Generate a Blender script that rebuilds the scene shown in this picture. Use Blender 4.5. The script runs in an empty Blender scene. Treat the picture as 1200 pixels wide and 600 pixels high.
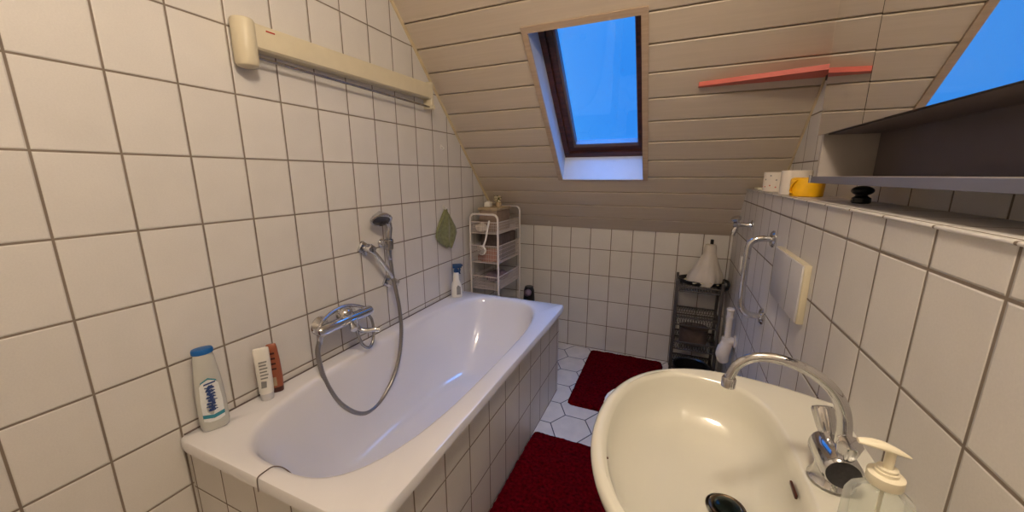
import bpy, bmesh, math, random
from mathutils import Vector, Matrix, Euler, noise
random.seed(7)
sc = bpy.context.scene
C = sc.collection
PI = math.pi

# ------------------------------------------------------------------ camera, world, exposure
cam_d = bpy.data.cameras.new('camera'); cam = bpy.data.objects.new('camera', cam_d); C.objects.link(cam)
cam.location = (1.324, -0.503, 1.361)
cam.rotation_euler = (1.361, 0.002, 0.412)
cam_d.sensor_width = 36; cam_d.lens = 433.0 / 1200 * 36
cam_d.shift_y = -1.8 / 1200; cam_d.clip_start = 0.02
sc.camera = cam

LAMP_POS = (1.28, -0.28, 2.38); LAMP_POWER = 121.0; LAMP_COL = (1.0, 0.835, 0.645)
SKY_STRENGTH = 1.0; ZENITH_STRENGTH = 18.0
sc.view_settings.view_transform = 'Standard'; sc.view_settings.look = 'None'
sc.view_settings.exposure = 0.0; sc.view_settings.gamma = 1.0
sc.view_settings.use_curve_mapping = False

world = bpy.data.worlds.new('dusk_sky'); sc.world = world; world.use_nodes = True
nt = world.node_tree; bg = nt.nodes['Background']
tc = nt.nodes.new('ShaderNodeTexCoord'); nz = nt.nodes.new('ShaderNodeTexNoise'); nz.inputs['Scale'].default_value = 3.0
nz.inputs['Detail'].default_value = 5
rp = nt.nodes.new('ShaderNodeValToRGB')
rp.color_ramp.elements[0].position = 0.35; rp.color_ramp.elements[0].color = (0.030, 0.270, 0.93, 1)
rp.color_ramp.elements[1].position = 0.75; rp.color_ramp.elements[1].color = (0.060, 0.340, 1.0, 1)
nt.links.new(tc.outputs['Generated'], nz.inputs['Vector']); nt.links.new(nz.outputs['Fac'], rp.inputs['Fac'])
nt.links.new(rp.outputs['Color'], bg.inputs['Color'])
# unseen overhead sky boosted to add blue fill on the reveal and bathtub
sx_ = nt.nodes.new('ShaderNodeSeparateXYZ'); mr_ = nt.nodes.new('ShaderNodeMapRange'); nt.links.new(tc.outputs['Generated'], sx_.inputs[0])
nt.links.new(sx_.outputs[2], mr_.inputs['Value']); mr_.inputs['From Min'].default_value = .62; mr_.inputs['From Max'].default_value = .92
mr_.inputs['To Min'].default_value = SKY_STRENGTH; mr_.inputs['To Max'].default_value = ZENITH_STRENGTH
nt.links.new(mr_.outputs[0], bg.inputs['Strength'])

# ------------------------------------------------------------------ materials
def srgb(r, g, b):
    f = lambda c: (c/255)/12.92 if c/255 <= 0.04045 else (((c/255)+0.055)/1.055)**2.4
    return (f(r), f(g), f(b), 1)
def mat(name, col, rough=0.5, metal=0.0, noise_amt=0.0, scale=20.0, bump=0.0, trans=0.0, ior=1.45, coat=0.0, sheen=0.0, sub=0.0):
    m = bpy.data.materials.new(name); m.use_nodes = True; t = m.node_tree; b = t.nodes['Principled BSDF']
    b.inputs['Base Color'].default_value = col; b.inputs['Roughness'].default_value = rough
    b.inputs['Metallic'].default_value = metal; b.inputs['IOR'].default_value = ior
    b.inputs['Transmission Weight'].default_value = trans; b.inputs['Coat Weight'].default_value = coat
    b.inputs['Sheen Weight'].default_value = sheen
    c = t.nodes.new('ShaderNodeTexCoord'); n = t.nodes.new('ShaderNodeTexNoise')
    n.inputs['Scale'].default_value = scale; n.inputs['Detail'].default_value = 4
    t.links.new(c.outputs['Object'], n.inputs['Vector'])
    if noise_amt:
        r = t.nodes.new('ShaderNodeValToRGB'); a = noise_amt
        r.color_ramp.elements[0].color = tuple(min(1, v*(1-a)) for v in col[:3]) + (1,)
        r.color_ramp.elements[1].color = tuple(min(1, v*(1+a)) for v in col[:3]) + (1,)
        r.color_ramp.elements[0].position = .3; r.color_ramp.elements[1].position = .7
        t.links.new(n.outputs['Fac'], r.inputs['Fac']); t.links.new(r.outputs['Color'], b.inputs['Base Color'])
    if bump:
        p = t.nodes.new('ShaderNodeBump'); p.inputs['Strength'].default_value = bump; p.inputs['Distance'].default_value = 0.002
        t.links.new(n.outputs['Fac'], p.inputs['Height']); t.links.new(p.outputs['Normal'], b.inputs['Normal'])
    return m

class NG:
    """tiny helper for math nodes"""
    def __init__(s, t): s.t = t
    def m(s, op, a, b=None, c=None):
        n = s.t.nodes.new('ShaderNodeMath'); n.operation = op
        for i, v in enumerate((a, b, c)):
            if v is None: continue
            if isinstance(v, (int, float)): n.inputs[i].default_value = v
            else: s.t.links.new(v, n.inputs[i])
        return n.outputs[0]

TILE = (0.655, 0.625, 0.595, 1); GROUT = (0.19, 0.15, 0.118, 1)
def tile_mat(name, au, u0, pu, av, v0, pv, gw=0.0052, col=TILE, grout=GROUT):
    m = bpy.data.materials.new(name); m.use_nodes = True; t = m.node_tree; b = t.nodes['Principled BSDF']; g = NG(t)
    c = t.nodes.new('ShaderNodeTexCoord'); sp = t.nodes.new('ShaderNodeSeparateXYZ')
    t.links.new(c.outputs['Object'], sp.inputs[0])
    def axis(a, o, p):
        q = g.m('DIVIDE', g.m('SUBTRACT', sp.outputs['XYZ'.index(a)], o), p)
        fr = g.m('FRACT', q); fl = g.m('FLOOR', q)
        d = g.m('MULTIPLY', g.m('MINIMUM', fr, g.m('SUBTRACT', 1.0, fr)), p)
        return d, fl
    du, iu = axis(au, u0, pu); dv, iv = axis(av, v0, pv)
    d = g.m('MINIMUM', du, dv)
    mask = t.nodes.new('ShaderNodeMapRange'); mask.inputs['From Min'].default_value = gw*0.38; mask.inputs['From Max'].default_value = gw*0.62
    t.links.new(d, mask.inputs['Value'])
    hgt = t.nodes.new('ShaderNodeMapRange'); hgt.interpolation_type = 'SMOOTHSTEP'
    hgt.inputs['From Min'].default_value = gw*0.4; hgt.inputs['From Max'].default_value = gw*0.4 + 0.0035
    t.links.new(d, hgt.inputs['Value'])
    wn = t.nodes.new('ShaderNodeTexWhiteNoise'); wn.noise_dimensions = '2D'
    cb = t.nodes.new('ShaderNodeCombineXYZ'); t.links.new(iu, cb.inputs[0]); t.links.new(iv, cb.inputs[1]); t.links.new(cb.outputs[0], wn.inputs['Vector'])
    nz = t.nodes.new('ShaderNodeTexNoise'); nz.inputs['Scale'].default_value = 260; nz.inputs['Detail'].default_value = 3
    t.links.new(c.outputs['Object'], nz.inputs['Vector'])
    nl = t.nodes.new('ShaderNodeTexNoise'); nl.inputs['Scale'].default_value = 9; nl.inputs['Detail'].default_value = 4
    t.links.new(c.outputs['Object'], nl.inputs['Vector'])
    br = g.m('ADD', g.m('ADD', 0.83, g.m('MULTIPLY', wn.outputs['Value'], 0.06)), g.m('ADD', g.m('MULTIPLY', nz.outputs['Fac'], 0.13), g.m('MULTIPLY', nl.outputs['Fac'], 0.13)))
    hs = t.nodes.new('ShaderNodeHueSaturation'); hs.inputs['Color'].default_value = col; t.links.new(br, hs.inputs['Value'])
    gh = t.nodes.new('ShaderNodeHueSaturation'); gh.inputs['Color'].default_value = grout
    t.links.new(g.m('ADD', 0.7, g.m('MULTIPLY', nl.outputs['Fac'], 0.6)), gh.inputs['Value'])
    mx = t.nodes.new('ShaderNodeMix'); mx.data_type = 'RGBA'
    t.links.new(mask.outputs[0], mx.inputs['Factor']); t.links.new(gh.outputs[0], mx.inputs[6]); t.links.new(hs.outputs[0], mx.inputs[7])
    t.links.new(mx.outputs[2], b.inputs['Base Color'])
    rg = g.m('SUBTRACT', 0.85, g.m('MULTIPLY', mask.outputs[0], 0.47)); t.links.new(rg, b.inputs['Roughness'])
    bp = t.nodes.new('ShaderNodeBump'); bp.inputs['Strength'].default_value = 0.9; bp.inputs['Distance'].default_value = 0.0016
    t.links.new(g.m('ADD', hgt.outputs[0], g.m('ADD', g.m('MULTIPLY', nz.outputs['Fac'], 0.05), g.m('MULTIPLY', nl.outputs['Fac'], 0.12))), bp.inputs['Height'])
    t.links.new(bp.outputs[0], b.inputs['Normal'])
    return m

def hex_mat(name, R, ox, oy, rot):
    """hexagonal floor tiles: R = centre to corner, pointed along local x after rot"""
    m = bpy.data.materials.new(name); m.use_nodes = True; t = m.node_tree; b = t.nodes['Principled BSDF']; g = NG(t)
    c = t.nodes.new('ShaderNodeTexCoord'); mp = t.nodes.new('ShaderNodeMapping'); mp.vector_type = 'TEXTURE'
    mp.inputs['Location'].default_value = (ox, oy, 0); mp.inputs['Rotation'].default_value = (0, 0, rot)
    t.links.new(c.outputs['Object'], mp.inputs['Vector'])
    sp = t.nodes.new('ShaderNodeSeparateXYZ'); t.links.new(mp.outputs[0], sp.inputs[0])
    X, Y = sp.outputs[0], sp.outputs[1]
    W = R*math.sqrt(3); H = 3*R                     # repeat cell (pointy-top): x = W, y = 3R
    def cell(ax, ay):
        lx = g.m('SUBTRACT', g.m('MULTIPLY', g.m('FRACT', g.m('DIVIDE', g.m('ADD', X, ax), W)), W), W/2)
        ly = g.m('SUBTRACT', g.m('MULTIPLY', g.m('FRACT', g.m('DIVIDE', g.m('ADD', Y, ay), H)), H), H/2)
        lx = g.m('ABSOLUTE', lx); ly = g.m('ABSOLUTE', ly)
        return g.m('MAXIMUM', lx, g.m('ADD', g.m('MULTIPLY', lx, 0.5), g.m('MULTIPLY', ly, math.sqrt(3)/2)))
    d = g.m('SUBTRACT', W/2, g.m('MINIMUM', cell(W/2, H/2), cell(0, 0)))
    mask = t.nodes.new('ShaderNodeMapRange'); mask.inputs['From Min'].default_value = 0.0023; mask.inputs['From Max'].default_value = 0.0036
    t.links.new(d, mask.inputs['Value'])
    nl = t.nodes.new('ShaderNodeTexNoise'); nl.inputs['Scale'].default_value = 14; nl.inputs['Detail'].default_value = 6
    t.links.new(c.outputs['Object'], nl.inputs['Vector'])
    hs = t.nodes.new('ShaderNodeHueSaturation'); hs.inputs['Color'].default_value = (0.72, 0.66, 0.58, 1)
    t.links.new(g.m('ADD', 0.8, g.m('MULTIPLY', nl.outputs['Fac'], 0.4)), hs.inputs['Value'])
    mx = t.nodes.new('ShaderNodeMix'); mx.data_type = 'RGBA'; mx.inputs[6].default_value = (0.06, 0.055, 0.06, 1)
    t.links.new(mask.outputs[0], mx.inputs['Factor']); t.links.new(hs.outputs[0], mx.inputs[7])
    t.links.new(mx.outputs[2], b.inputs['Base Color']); b.inputs['Roughness'].default_value = 0.35
    bp = t.nodes.new('ShaderNodeBump'); bp.inputs['Strength'].default_value = 0.8; bp.inputs['Distance'].default_value = 0.0015
    t.links.new(mask.outputs[0], bp.inputs['Height']); t.links.new(bp.outputs[0], b.inputs['Normal'])
    return m

def wood_mat(name, c1, c2, rough=0.45, stretch=(1.5, 40, 40), bump=0.15):
    m = bpy.data.materials.new(name); m.use_nodes = True; t = m.node_tree; b = t.nodes['Principled BSDF']
    c = t.nodes.new('ShaderNodeTexCoord'); mp = t.nodes.new('ShaderNodeMapping'); mp.inputs['Scale'].default_value = stretch
    n = t.nodes.new('ShaderNodeTexNoise'); n.inputs['Scale'].default_value = 2.0; n.inputs['Detail'].default_value = 5; n.inputs['Distortion'].default_value = .6
    r = t.nodes.new('ShaderNodeValToRGB'); r.color_ramp.elements[0].color = c1; r.color_ramp.elements[1].color = c2
    r.color_ramp.elements[0].position = .35; r.color_ramp.elements[1].position = .65
    t.links.new(c.outputs['Object'], mp.inputs[0]); t.links.new(mp.outputs[0], n.inputs['Vector'])
    t.links.new(n.outputs['Fac'], r.inputs['Fac']); t.links.new(r.outputs[0], b.inputs['Base Color']); b.inputs['Roughness'].default_value = rough
    p = t.nodes.new('ShaderNodeBump'); p.inputs['Strength'].default_value = bump; p.inputs['Distance'].default_value = 0.001
    t.links.new(n.outputs['Fac'], p.inputs['Height']); t.links.new(p.outputs[0], b.inputs['Normal'])
    return m

PU, PV, ZR = 0.1525, 0.2013, 1.62
M = {}
M['tile_left'] = tile_mat('tile_wall_left', 'Y', 0.0, PU, 'Z', ZR, PV)
M['tile_back'] = tile_mat('tile_wall_back', 'X', 0.304, PU, 'Z', ZR-8*PV, PV)
M['tile_right'] = tile_mat('tile_wall_right', 'Y', 0.723-5*PU, PU, 'Z', ZR-2*PV, PV)
M['tile_tub_side'] = tile_mat('tile_tub_side', 'Y', 0.300, 0.153, 'Z', 0.410, PV)
M['tile_tub_end'] = tile_mat('tile_tub_end', 'X', 0.095, 0.151, 'Z', 0.400, PV)
M['ledge'] = tile_mat('tile_ledge', 'Y', 0.723-5*PU, PU, 'X', 1.70, 0.2)
M['floor'] = hex_mat('hex_floor', 0.1155, 0.90, 1.266, math.radians(30+0))
M['board'] = wood_mat('painted_board', srgb(192, 178, 160), srgb(197, 183, 165), 0.42, bump=.08)
M['backing'] = mat('board_backing', srgb(112, 92, 72), .8)
M['casing'] = wood_mat('casing_wood', srgb(170, 148, 126), srgb(182, 160, 138), .5)
M['trim'] = mat('trim_strip', srgb(200, 182, 150), .5, noise_amt=.06)
M['plaster'] = mat('plaster_white', srgb(214, 206, 194), .8, noise_amt=.03)
M['reveal'] = mat('reveal_white', srgb(196, 200, 208), .45, noise_amt=.02)
M['window_wood'] = wood_mat('window_dark_wood', srgb(52, 27, 20), srgb(88, 46, 32), .35, (2, 30, 30))
M['alu'] = mat('grey_aluminium', srgb(120, 122, 130), .35, .8, noise_amt=.05)
M['strip'] = mat('mauve_grey_strip', srgb(104, 92, 98), .6, noise_amt=.05)
M['enamel'] = mat('white_enamel', srgb(226, 224, 226), .10, noise_amt=.012, scale=4, coat=.5)
M['ceramic_cream'] = mat('cream_ceramic', srgb(214, 212, 200), .09, noise_amt=.015, scale=4, coat=.5)
M['ceramic_white'] = mat('white_ceramic', srgb(228, 226, 224), .1, noise_amt=.01)
M['chrome'] = mat('chrome', srgb(205, 205, 208), .10, 1.0, noise_amt=.05, scale=12)
M['chrome_dull'] = mat('worn_chrome', srgb(175, 172, 170), .24, 1.0, noise_amt=.15, scale=60)
M['hose'] = mat('hose_metal', srgb(150, 146, 144), .30, .85, noise_amt=.1, scale=300)
M['black'] = mat('black_plastic', srgb(24, 23, 24), .35, noise_amt=.1)
M['black_metal'] = mat('black_metal', srgb(72, 67, 67), .45, .2, noise_amt=.1)
M['darkgrey'] = mat('dark_grey_face', srgb(50, 48, 52), .25, noise_amt=.15, scale=200)
M['cream_plastic'] = mat('cream_plastic', srgb(208, 198, 172), .4, noise_amt=.03)
M['white_plastic'] = mat('white_plastic', srgb(226, 222, 214), .35, noise_amt=.02)
M['grey_plastic'] = mat('grey_white_plastic', srgb(196, 194, 196), .3, noise_amt=.02)
M['white_metal'] = mat('white_metal', srgb(214, 206, 200), .4, noise_amt=.03)
M['red_rug'] = mat('red_pile', srgb(82, 1, 9), 1.0, noise_amt=.6, scale=70, bump=.8, sheen=.0)
M['red_rug'].node_tree.nodes['Principled BSDF'].inputs['Specular IOR Level'].default_value = .05
M['pink'] = mat('pink_shelf_paint', srgb(206, 102, 90), .5, noise_amt=.05, scale=8)
M['mirror'] = mat('mirror_silver', (0.86, 0.86, 0.85, 1), .015, 1.0)
M['cab'] = mat('cabinet_grey_white', srgb(178, 170, 164), .35, noise_amt=.03)
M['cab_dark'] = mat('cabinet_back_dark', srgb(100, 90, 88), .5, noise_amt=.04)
M['cab_edge'] = mat('cabinet_edge_strip', srgb(106, 106, 120), .3, noise_amt=.03)
M['blue_cap'] = mat('blue_cap', srgb(18, 92, 164), .3, noise_amt=.03)
M['blue_trigger'] = mat('dark_blue_plastic', srgb(18, 58, 104), .35, noise_amt=.05)
M['blue_dark'] = mat('dark_blue_print', srgb(44, 66, 120), .4, noise_amt=.1)
M['teal'] = mat('teal_print', srgb(52, 130, 148), .4, noise_amt=.05)
M['brown_bottle'] = mat('brown_bottle', srgb(150, 84, 58), .35, noise_amt=.08)
M['brown_dark'] = mat('dark_brown', srgb(70, 30, 22), .35)
M['label_white'] = mat('label_white', srgb(222, 224, 224), .5, noise_amt=.05, scale=60)
M['bottle_milky'] = mat('milky_bottle', srgb(228, 228, 222), .18, trans=.4, noise_amt=.03)
M['white_cap'] = mat('cream_cap', srgb(236, 228, 204), .35)
M['grey_print'] = mat('grey_print', srgb(134, 132, 130), .5)
M['green_cloth'] = mat('green_cloth', srgb(118, 120, 84), .95, noise_amt=.22, scale=60, bump=.8, sheen=.3)
M['yellow'] = mat('yellow_plastic', srgb(240, 182, 20), .4, noise_amt=.10, scale=30)
M['paper'] = mat('toilet_paper', srgb(226, 216, 204), .95, noise_amt=.04, bump=.3)
M['cardboard'] = mat('roll_cardboard', srgb(168, 138, 108), .9)
M['basket'] = mat('basket_white_wire', srgb(196, 184, 178), .5, noise_amt=.05)
M['salmon'] = mat('salmon_box', srgb(168, 118, 100), .7, noise_amt=.1, scale=30)
M['darkbox'] = mat('dark_box', srgb(92, 78, 74), .8, noise_amt=.2, scale=30)
M['tan'] = mat('tan_box', srgb(170, 150, 122), .7, noise_amt=.12, scale=25)
M['tan_dark'] = mat('tan_dark_box', srgb(146, 126, 112), .7, noise_amt=.12, scale=25)
M['mauve'] = mat('mauve_fabric', srgb(120, 100, 108), .9, noise_amt=.2, scale=40, bump=.5)
M['bag'] = mat('white_bag', srgb(198, 190, 180), .55, noise_amt=.08, scale=14, bump=.5)
M['trap'] = mat('white_trap_plastic', srgb(220, 212, 204), .35, noise_amt=.03)
M['drain_dark'] = mat('drain_dark', srgb(22, 34, 32), .15, .6, noise_amt=.3, scale=50)
M['drain_ring'] = mat('drain_ring', srgb(90, 76, 60), .25, .8)
M['scratch'] = mat('grey_cord', srgb(98, 84, 80), .5, noise_amt=.1)
M['red_mark'] = mat('red_mark', srgb(176, 40, 34), .5)
M['flower'] = mat('cream_petals', srgb(206, 194, 160), .8, noise_amt=.1)
M['leaf'] = mat('olive_leaf', srgb(92, 88, 50), .8, noise_amt=.2)
gl = bpy.data.materials.new('window_glass'); gl.use_nodes = True; t = gl.node_tree; t.nodes.clear()
o_ = t.nodes.new('ShaderNodeOutputMaterial'); mx_ = t.nodes.new('ShaderNodeMixShader'); tr_ = t.nodes.new('ShaderNodeBsdfTransparent')
gs_ = t.nodes.new('ShaderNodeBsdfGlossy'); gs_.inputs['Roughness'].default_value = .02; mx_.inputs[0].default_value = .04
t.links.new(tr_.outputs[0], mx_.inputs[1]); t.links.new(gs_.outputs[0], mx_.inputs[2]); t.links.new(mx_.outputs[0], o_.inputs[0])
M['glass'] = gl
cp = bpy.data.materials.new('clear_plastic'); cp.use_nodes = True; t = cp.node_tree; b_ = t.nodes['Principled BSDF']; b_.inputs['Base Color'].default_value = (.75, .77, .74, 1); b_.inputs['Roughness'].default_value = .08
o_ = t.nodes['Material Output']; mx_ = t.nodes.new('ShaderNodeMixShader'); tr_ = t.nodes.new('ShaderNodeBsdfTransparent'); tr_.inputs[0].default_value = (.93, .95, .93, 1)
lw_ = t.nodes.new('ShaderNodeLayerWeight'); lw_.inputs['Blend'].default_value = .35; mr2 = t.nodes.new('ShaderNodeMapRange'); mr2.inputs['To Min'].default_value = .12; mr2.inputs['To Max'].default_value = .75
t.links.new(lw_.outputs['Facing'], mr2.inputs['Value']); t.links.new(mr2.outputs[0], mx_.inputs[0]); t.links.new(tr_.outputs[0], mx_.inputs[1]); t.links.new(b_.outputs[0], mx_.inputs[2]); t.links.new(mx_.outputs[0], o_.inputs[0])
M['clear_plastic'] = cp
lm = bpy.data.materials.new('lamp_glow'); lm.use_nodes = True; t = lm.node_tree; b_ = t.nodes['Principled BSDF']
b_.inputs['Emission Color'].default_value = LAMP_COL + (1,); b_.inputs['Emission Strength'].default_value = LAMP_POWER
M['lamp'] = lm

# ------------------------------------------------------------------ mesh helpers (all coordinates are world coordinates)
ORG = {}
def new(): return bmesh.new()
def box(bm, lo, hi, rot=None, piv=None):
    x0, y0, z0 = lo; x1, y1, z1 = hi
    vs = [Vector(p) for p in ((x0,y0,z0),(x1,y0,z0),(x1,y1,z0),(x0,y1,z0),(x0,y0,z1),(x1,y0,z1),(x1,y1,z1),(x0,y1,z1))]
    if rot is not None:
        piv = Vector(piv if piv is not None else ((x0+x1)/2, (y0+y1)/2, (z0+z1)/2))
        vs = [rot @ (v-piv) + piv for v in vs]
    v = [bm.verts.new(p) for p in vs]
    for f in ((0,3,2,1),(4,5,6,7),(0,1,5,4),(1,2,6,5),(2,3,7,6),(3,0,4,7)): bm.faces.new([v[i] for i in f])
def bbox(bm, lo, hi, r=0.004, seg=2, rot=None):
    t = bmesh.new(); box(t, lo, hi)
    bmesh.ops.bevel(t, geom=t.edges[:], offset=r, segments=seg, affect='EDGES', profile=.5)
    if rot is not None:
        piv = (Vector(lo)+Vector(hi))/2
        for v in t.verts: v.co = rot @ (v.co-piv) + piv
    merge(bm, t)
def merge(bm, t):
    mp = {}
    for v in t.verts: mp[v] = bm.verts.new(v.co)
    for f in t.faces:
        try: bm.faces.new([mp[v] for v in f.verts])
        except ValueError: pass
    t.free()
def frame(d):
    d = Vector(d).normalized(); a = Vector((0,0,1)) if abs(d.z) < .9 else Vector((1,0,0))
    u = d.cross(a).normalized(); return u, d.cross(u).normalized()
def cyl(bm, p0, p1, r0, r1=None, n=24, cap=True):
    lathe(bm, p0, Vector(p1)-Vector(p0), [(0, r0), ((Vector(p1)-Vector(p0)).length, r0 if r1 is None else r1)], n, cap)
def lathe(bm, o, axis, prof, n=32, cap=True, sx=1.0, sy=1.0, u=None):
    """prof = [(distance along the axis, radius)]"""
    o = Vector(o); d = Vector(axis).normalized()
    if u is None: u, w = frame(d)
    else: u = Vector(u).normalized(); w = d.cross(u).normalized()
    rings = []
    for h, r in prof:
        rings.append([bm.verts.new(o + d*h + u*(r*sx*math.cos(2*PI*i/n)) + w*(r*sy*math.sin(2*PI*i/n))) for i in range(n)])
    for a, b in zip(rings, rings[1:]):
        for i in range(n): bm.faces.new((a[i], a[(i+1)%n], b[(i+1)%n], b[i]))
    if cap:
        bm.faces.new(rings[0][::-1]); bm.faces.new(rings[-1])
def smooth_path(pts, k=8):
    P = [Vector(p) for p in pts]; out = []
    for i in range(len(P)-1):
        a = P[max(i-1, 0)]; b = P[i]; c = P[i+1]; d = P[min(i+2, len(P)-1)]
        for j in range(k):
            s = j/k
            out.append(0.5*((2*b) + (c-a)*s + (2*a-5*b+4*c-d)*s*s + (3*b-3*c+d-a)*s**3))
    out.append(P[-1]); return out
def tube(bm, pts, r, n=12, smooth=0, cap=True, flat=1.0):
    P = smooth_path(pts, smooth) if smooth else [Vector(p) for p in pts]
    if isinstance(r, (int, float)): R = [r]*len(P)
    else:
        R = []
        for i in range(len(P)):
            s = i/(len(P)-1)*(len(r)-1); k = min(int(s), len(r)-2); R.append(r[k]*(1-(s-k))+r[k+1]*(s-k))
    T = [(P[min(i+1, len(P)-1)]-P[max(i-1, 0)]).normalized() for i in range(len(P))]
    u, w = frame(T[0]); rings = []
    for i, p in enumerate(P):
        u = (u - T[i]*u.dot(T[i])).normalized(); w = T[i].cross(u).normalized()
        rings.append([bm.verts.new(p + u*(R[i]*math.cos(2*PI*j/n)) + w*(R[i]*flat*math.sin(2*PI*j/n))) for j in range(n)])
    for a, b in zip(rings, rings[1:]):
        for i in range(n): bm.faces.new((a[i], a[(i+1)%n], b[(i+1)%n], b[i]))
    if cap: bm.faces.new(rings[0][::-1]); bm.faces.new(rings[-1])
def sphere(bm, c, r, n=20, sc_=(1,1,1)):
    prof = [(-r*math.cos(PI*i/12), max(r*math.sin(PI*i/12), 1e-4)) for i in range(13)]
    t = bmesh.new(); lathe(t, (0,0,0), (0,0,1), prof, n, True)
    for v in t.verts: v.co = Vector(c) + Vector((v.co.x*sc_[0], v.co.y*sc_[1], v.co.z*sc_[2]))
    merge(bm, t)
def loft(bm, rings, closed=True, cap0=False, cap1=False):
    R = [[bm.verts.new(p) for p in r] for r in rings]; n = len(R[0])
    for a, b in zip(R, R[1:]):
        for i in range(n if closed else n-1):
            bm.faces.new((a[i], a[(i+1)%n], b[(i+1)%n], b[i]))
    if cap0: bm.faces.new(R[0][::-1])
    if cap1: bm.faces.new(R[-1])
def prism_x(bm, poly, x0, x1):
    """poly = [(y, z)] swept along x"""
    loft(bm, [[(x0, y, z) for y, z in poly], [(x1, y, z) for y, z in poly]], True, True, True)

def obj(name, bm, m, parent=None, smooth=35):
    o_ = ORG.get(parent.name, Vector((0,0,0))) if parent else Vector((0,0,0))
    if parent is None: o_ = Vector((0,0,0))
    for v in bm.verts: v.co -= o_
    bmesh.ops.recalc_face_normals(bm, faces=bm.faces[:])
    me = bpy.data.meshes.new(name); bm.to_mesh(me); bm.free()
    me.materials.append(m if not isinstance(m, str) else M[m])
    o = bpy.data.objects.new(name, me); C.objects.link(o)
    if smooth:
        for p in me.polygons: p.use_smooth = True
        me.set_sharp_from_angle(angle=math.radians(smooth))
    if parent: o.parent = parent
    ORG[o.name] = o_
    return o
def thing(name, label, cat, loc, group=None):
    o = bpy.data.objects.new(name, None); C.objects.link(o); o.location = loc; o.empty_display_size = .05
    ORG[o.name] = Vector(loc); o['label'] = label; o['category'] = cat
    if group: o['group'] = group
    return o
def tag(o, label, cat, group=None):
    o['label'] = label; o['category'] = cat
    if group: o['group'] = group
    return o
def struct(name, bm, m, parent=None, smooth=35):
    o = obj(name, bm, m, parent, smooth)
    if not parent: o['kind'] = 'structure'
    return o

# ------------------------------------------------------------------ room shell
D = 2.267; W = 1.693; W2 = 1.85; YF = -1.45; ZC = 2.50
SL = 1.028; KS = 1.678 + 1.62                       # slope plane: z + SL*y = KS
LN = math.sqrt(1+SL*SL)
def slope(x, s, n=0.0):
    """s = distance up the slope from its foot on the back wall, n = height outward (away from the room)"""
    y = D - s/LN; z = KS - SL*y
    return Vector((x, y + n*SL/LN, z + n/LN))
ZFOOT = KS - SL*D
YTOP = (KS-ZC)/SL
NS = (D-YTOP)*LN

b = new(); box(b, (-.1, YF-.1, -.08), (W2+.1, D+.1, 0)); struct('floor', b, 'floor')
b = new(); loft(b, [[(0, YF, 0), (0, D, 0), (0, D, ZFOOT+.01), (0, YTOP, ZC), (0, YF, ZC)], [(-.1, YF, 0), (-.1, D, 0), (-.1, D, ZFOOT+.01), (-.1, YTOP, ZC), (-.1, YF, ZC)]], True, True, True)
struct('wall_left', b, 'tile_left', smooth=0)
b = new(); box(b, (0, D, 0), (W2, D+.1, ZFOOT+.015)); struct('wall_back', b, 'tile_back')
# tiled half wall on the right, cut by the slope
yl = (KS-1.281)/SL
b = new(); prism_x(b, [(YF, 0), (D, 0), (D, ZFOOT), (yl, 1.281), (YF, 1.281)], W, W2)
struct('wall_right', b, 'tile_right', smooth=0)
b = new(); prism_x(b, [(YF, 1.281), (yl, 1.281), (YTOP, ZC), (YF, ZC)], W2, W2+.1); struct('wall_right_upper', b, 'tile_right', smooth=0)
b = new(); bbox(b, (W-.006, YF, 1.281), (W2, yl-.01, 1.2865), .0025); struct('trim_1', b, 'ledge')
b = new(); box(b, (-.1, YF-.1, 0), (W2+.1, YF, ZC)); struct('wall_front', b, 'plaster')
b = new(); box(b, (-.1, YF-.1, ZC), (W2+.1, YTOP, ZC+.1)); struct('ceiling', b, 'plaster')
# boarded slope with the skylight opening
OX0, OX1, OS0, OS1 = 0.637, 1.136, 0.520, 1.452      # opening in the slope
pitch = 0.092*LN
b = new()
def board(x0, x1, s0, s1):
    g = .0040; c = .0060
    prof = [(s0+g, .011), (s0+g, .0045), (s0+g+c, 0), (s1-g*.3-.0025, 0), (s1-g*.3, .0025), (s1-g*.3, .011)]
    loft(b, [[slope(x0, s, n) for s, n in prof], [slope(x1, s, n) for s, n in prof]], True, True, True)
k = 0
while k*pitch < NS:
    s0, s1 = k*pitch, min((k+1)*pitch, NS)
    if s1 <= OS0 or s0 >= OS1: board(0, W2, s0, s1)
    else:
        board(0, OX0, s0, s1); board(OX1, W2, s0, s1)
        if s0 < OS0: board(OX0, OX1, s0, OS0)
        if s1 > OS1: board(OX0, OX1, OS1, s1)
    k += 1
struct('ceiling_slope', b, 'board', smooth=0)
b = new()
def slab(b, x0, x1, s0, s1, n0, n1):
    loft(b, [[slope(x0, s0, n0), slope(x0, s1, n0), slope(x0, s1, n1), slope(x0, s0, n1)], [slope(x1, s0, n0), slope(x1, s1, n0), slope(x1, s1, n1), slope(x1, s0, n1)]], True, True, True)
slab(b, -.1, OX0-.001, 0, NS+.1, .011, .25); slab(b, OX1+.001, W2+.1, 0, NS+.1, .011, .25)
slab(b, OX0-.001, OX1+.001, 0, OS0-.001, .011, .24)
slab(b, OX0-.001, OX1+.001, OS1+.001, NS+.1, .011, .24)
struct('ceiling_slope_backing', b, 'backing', smooth=0)
# strip where the slope meets the left wall
b = new()
loft(b, [[slope(.0005, s, -.0), slope(.011, s, -.0), slope(.009, s, -.010), slope(.0005, s, -.011)] for s in (0.0, NS)], True, True, True)
struct('trim_2', b, 'trim', smooth=0)
b = new()
loft(b, [[slope(W2-.008, s, 0), slope(W2, s, 0), slope(W2, s, -.007), slope(W2-.008, s, -.007)] for s in ((D-yl)*LN, NS)], True, True, True)
struct('trim_3', b, 'trim', smooth=0)

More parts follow.
